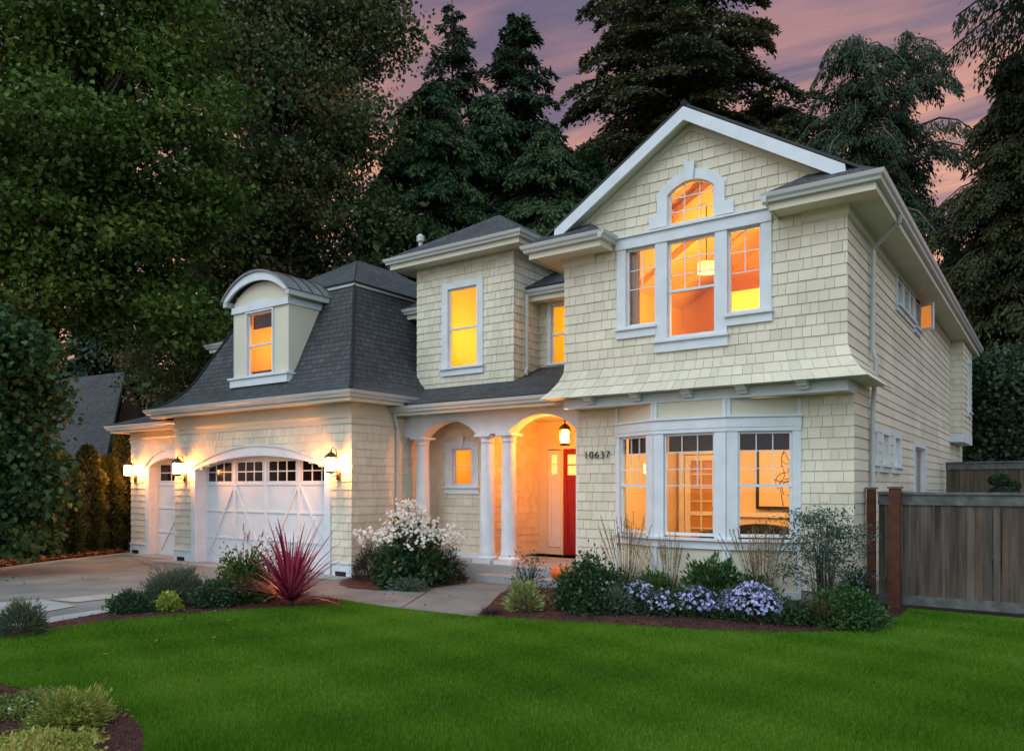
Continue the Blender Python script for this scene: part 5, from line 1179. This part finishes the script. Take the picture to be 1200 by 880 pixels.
x,y = sp(341,711); cd = blades('cordyline','tall spiky crimson plant at the end of the mulch bed','plant',x,y,190,1.26,.05,.038,L_red,110,.60,.0,z0=.10,stiff=1.25)
x2,y2 = x,y; cd2 = blades('x','x','x',x,y,120,1.05,.05,.040,L_red,111,1.5,.0,z0=.16,stiff=1.6); 
for ch in list(cd2.children): ch.parent = cd
bpy.data.objects.remove(cd2)
q = MB(); q.tube([(x,y,0),(x,y,.16)], .05, 8, r2=.04); q.build('trunk', M['bark'], cd)
# white flowering bush by the porch with dark nandinas at its feet
x,y = sp(480,690,.5); shrub('white_flowering_bush','white flowering bush in front of the leftmost porch column','bush',x,y,.60,.88,7500,.10,L_dark,120,.6,bumps=.35,stems=20,fl=(F_white,60,.03,.6))
T_ = [o for o in COL.objects if o.name.startswith('white_flowering_bush')][0]
rng = np.random.default_rng(121); st = MB(); C_ = []
for i in range(330):
    a = rng.uniform(0,6.28); rr = min(1.05,abs(rng.normal(0,.62))); zz = .92+.60*math.exp(-(rr/.6)**2)*rng.uniform(.4,1.05)+rng.uniform(-.2,.05); px_, py_ = x+math.cos(a)*rr, y+math.sin(a)*rr*.7
    if i % 2 == 0: st.tube([(x+math.cos(a)*rr*.4,y+math.sin(a)*rr*.3,.5),(px_,py_,zz)], .004, 4)
    for k in range(4): C_.append((px_+rng.normal(0,.05),py_+rng.normal(0,.05),zz+rng.normal(0,.045)))
C_ = np.array(C_); flowers(C_, np.tile([[.2,-.6,.5]],(len(C_),1)), .036, F_white, T_, rng); st.build('flower_stalk', M['stem_g'], T_)
x,y = sp(434,681,.1); shrub('nandina','dark feathery shrub at the left foot of the white flowering bush','shrub',x,y,.34,.62,3600,.06,L_nand,122,.2,spiky=.5)
x,y = sp(524,686,.3); shrub('nandina','dark feathery shrub at the right foot of the white flowering bush','shrub',x,y,.34,.60,3600,.06,L_nand,123,.2,spiky=.5)
x,y = sp(475,693,.1); shrub('groundcover','low grey green plant in front of the white flowering bush','plant',x,y,.45,.16,1600,.06,L_grey,124,.45,ry=.2)
# right bed
x,y = sp(570,723); blades('mondo_grass','tiny black grass tuft at the corner of the path','plant',x-.02,y+.15,220,.17,.16,.007,L_black,130,1.2,.5)
x,y = sp(603,719); shrub('variegated_shrub','small yellow variegated shrub between the black grass and the rose bush','shrub',x,y+.25,.24,.36,1400,.075,L_var,131,.35,spiky=.6)
x,y = sp(668,722); shrub('rose_bush','rounded dark green bush with small white roses in front of the steps','bush',x,y+.55,.50,.66,7500,.06,L_dark,132,.55,bumps=.3,fl=(F_white,38,.026,.3),stems=16)
x,y = sp(612,700,.4); shrub('airy_shrub','thin airy shrub left of the white rose bush','shrub',x,y+.2,.30,.55,900,.05,L_nan,133,.35,bumps=.5,stems=16)
x,y = sp(712,722); shrub('low_shrub','low leafy plant at the right foot of the white rose bush','shrub',x,y+.2,.26,.30,1400,.09,L_grey,134,.3,spiky=.5)
for i,(u,v,n_,h_,lab) in enumerate(((735,690,170,1.15,'tallest feathery grass clump, in front of the left bay window'),(785,690,130,.95,'feathery grass clump in front of the middle bay window'),(893,694,190,1.05,'broad straw coloured grass clump in front of the right bay window'))):
    x,y = sy(u,11.15 if i < 2 else 10.95); blades('feather_grass', lab, 'grass', x, y, n_*3, h_*.6, .14, .006, L_gr if i < 2 else L_straw, 140+i, .9, .28, 'feather grasses below the bay window', plume=(L_straw, (60,36,90)[i], h_*1.15, .30))
x,y = sy(965,10.45); blades('feather_grass','short rust coloured grass tuft left of the low bush by the fence post','grass',x,y,420,.5,.12,.007,L_brown,145,1.0,.4,'feather grasses below the bay window')
x,y = sy(835,10.6); shrub('laurel_shrub','glossy green laurel below the middle of the bay window','shrub',x,y,.40,.62,3400,.10,L_laur,150,.4,spiky=.5,bumps=.3)
x,y = sy(765,10.8); shrub('green_shrub','dull green shrub between two feather grasses','shrub',x,y,.36,.45,2600,.07,L_rose,151,.35)
x,y = sy(872,10.7); shrub('green_shrub','dark green shrub just right of the glossy laurel','shrub',x+.05,y+.1,.36,.50,2800,.07,L_dark,152,.4)
for i,(u,v,rx,n_,lab) in enumerate(((735,722,.36,60,'pale blue aster mound, leftmost along the lawn edge'),(772,724,.34,50,'sparse pale aster mound, second from the left along the lawn edge'),(812,727,.36,120,'lavender blue aster mound in the middle of the row along the lawn edge'),(846,729,.32,120,'aster mound just left of the fullest one'),(880,731,.42,280,'fullest lavender blue aster mound, rightmost of the row'))):
    x,y = sp(u,v,.1); shrub('aster','%s' % lab,'flower',x,y+(.28,.12,.2,.3,.05)[i],rx,(.42,.32,.38,.34,.46)[i],2400,.05,L_ast,160+i,.4,'blue asters along the lawn edge',fl=(F_blue,n_+(110,90,150,90,200)[i],.032,.35),ry=rx*.8)
x,y = sy(922,10.2); shrub('low_shrub','low dark plant between the fullest aster mound and the bush by the fence','shrub',x,y+.1,.30,.28,1600,.07,L_dark,166,.35)
# big heavenly bamboo: tiers of fine leaves on canes
x,y = sy(966,11.1); nb = empty('heavenly_bamboo',(x,y,0),'tall airy blue green nandina against the wall right of the bay window','shrub'); rng = np.random.default_rng(170); cl = []; st = MB()
for i in range(46):
    a = rng.uniform(0,6.28); rr = rng.uniform(.1,.62); zz = rng.uniform(.45,1.48); rr *= 1.0 if zz < 1.3 else .8; px_, py_ = x+math.cos(a)*rr, y+math.sin(a)*rr*.6; cl.append((px_,py_,zz)); st.tube([(x+math.cos(a)*.08,y+math.sin(a)*.08,0),(x+math.cos(a)*rr*.35,y+math.sin(a)*rr*.2,zz*.75),(px_,py_,zz)], .007, 5, r2=.003)
V, ti = leafcloud(np.array(cl), 95, .15, .062, rng, .28, .6, .35); npmesh('foliage', V, 4, L_nan, ti, nb); st.build('stem', M['bark'], nb)
x,y = sp(985,738); shrub('boxleaf_bush','dense low green bush at the right end of the bed before the fence post','bush',x,y+.3,.46,.44,5200,.055,L_laur,171,.5,bumps=.2)
x,y = sy(1010,11.4); shrub('dark_shrub','dark shrub against the fence post, right of the tall nandina','shrub',x-.1,y+.1,.25,.62,1700,.06,L_black,172,.35)
# near bed
x,y = sp(28,838); shrub('mounded_plant','low green cushion plant at the back left of the corner bed','plant',x,y+.05,.30,.13,4200,.032,L_gc,180,.45,fl=(F_white,16,.012,.4))
x,y = sp(82,852); shrub('golden_juniper','golden tipped juniper hanging over the mulch in the corner bed','shrub',x,y,.25,.19,5200,.045,L_jun,181,.22,spiky=.3,bumps=.45)
x,y = sp(40,892); shrub('golden_groundcover','yellow green flowering ground cover at the bottom left corner','plant',x,y-.06,.42,.09,5200,.04,L_mix,182,.5,fl=(F_white,40,.012,.4),bumps=.35)
# topiary beyond the fence
tp = empty('topiary', P(1175,16.5), 'small clipped cloud topiary showing above the grey fence', 'shrub'); rng = np.random.default_rng(190); b = P(1175,16.5); cl = []
for (du,v,rp) in ((-4,562,11),(12,569,8),(2,578,15)):
    p = P(1175+du,16.5,ZV(v,16.5)); rr = rp/905*16.5; d = unit(rng.normal(size=(2600,3))); cl.append(np.array(p)+d*(rr*(.6+.4*rng.random(2600)**.4))[:,None]*[1,1,.6])
c = np.vstack(cl); n = len(c); npmesh('foliage', leafquads(c, unit(rng.normal(size=(n,3))), unit(rng.normal(size=(n,3))), np.full(n,.05), np.full(n,.03)),4,G_fir,rng.random(n),tp)
q = MB(); q.tube([(b.x,b.y,0),(b.x+.03,b.y,1.2),(b.x,b.y,1.9)], .04, 7); q.build('trunk', M['bark'], tp)
# pumpkin on the porch step
pk = P(656,13.6); x,y = pk.x, pk.y; pu = empty('pumpkin', (x,y,.15), 'orange pumpkin sitting by the front door steps, half hidden by the rose bush', 'pumpkin'); q = MB(); NP_=40
for i in range(12):
    for j in range(NP_):
        def pt(i,j):
            ph = math.pi*i/12; th = 2*math.pi*j/NP_; r = .17*math.sin(ph)**.8*(1-.10*abs(math.cos(th*5))**3) if 0 < i < 12 else 0
            return (x+r*math.cos(th), y+r*math.sin(th), .15+.125-.125*math.cos(ph)*(1-.25*math.exp(-(ph*2.2)**2)-.15*math.exp(-((math.pi-ph)*2.2)**2)))
        q.face([pt(i,j),pt(i,j+1),pt(i+1,j+1),pt(i+1,j)])
q.build('pumpkin_body', M['pumpkin'], pu, smooth=True); q = MB(); q.tube([(x,y,.36),(x+.01,y,.42),(x+.035,y,.45)], .018, 7, r2=.013); q.build('stem', M['stem_g'], pu)
print('faces', sum(len(o.data.polygons) for o in COL.objects if o.type == 'MESH'), 'grass', GN)
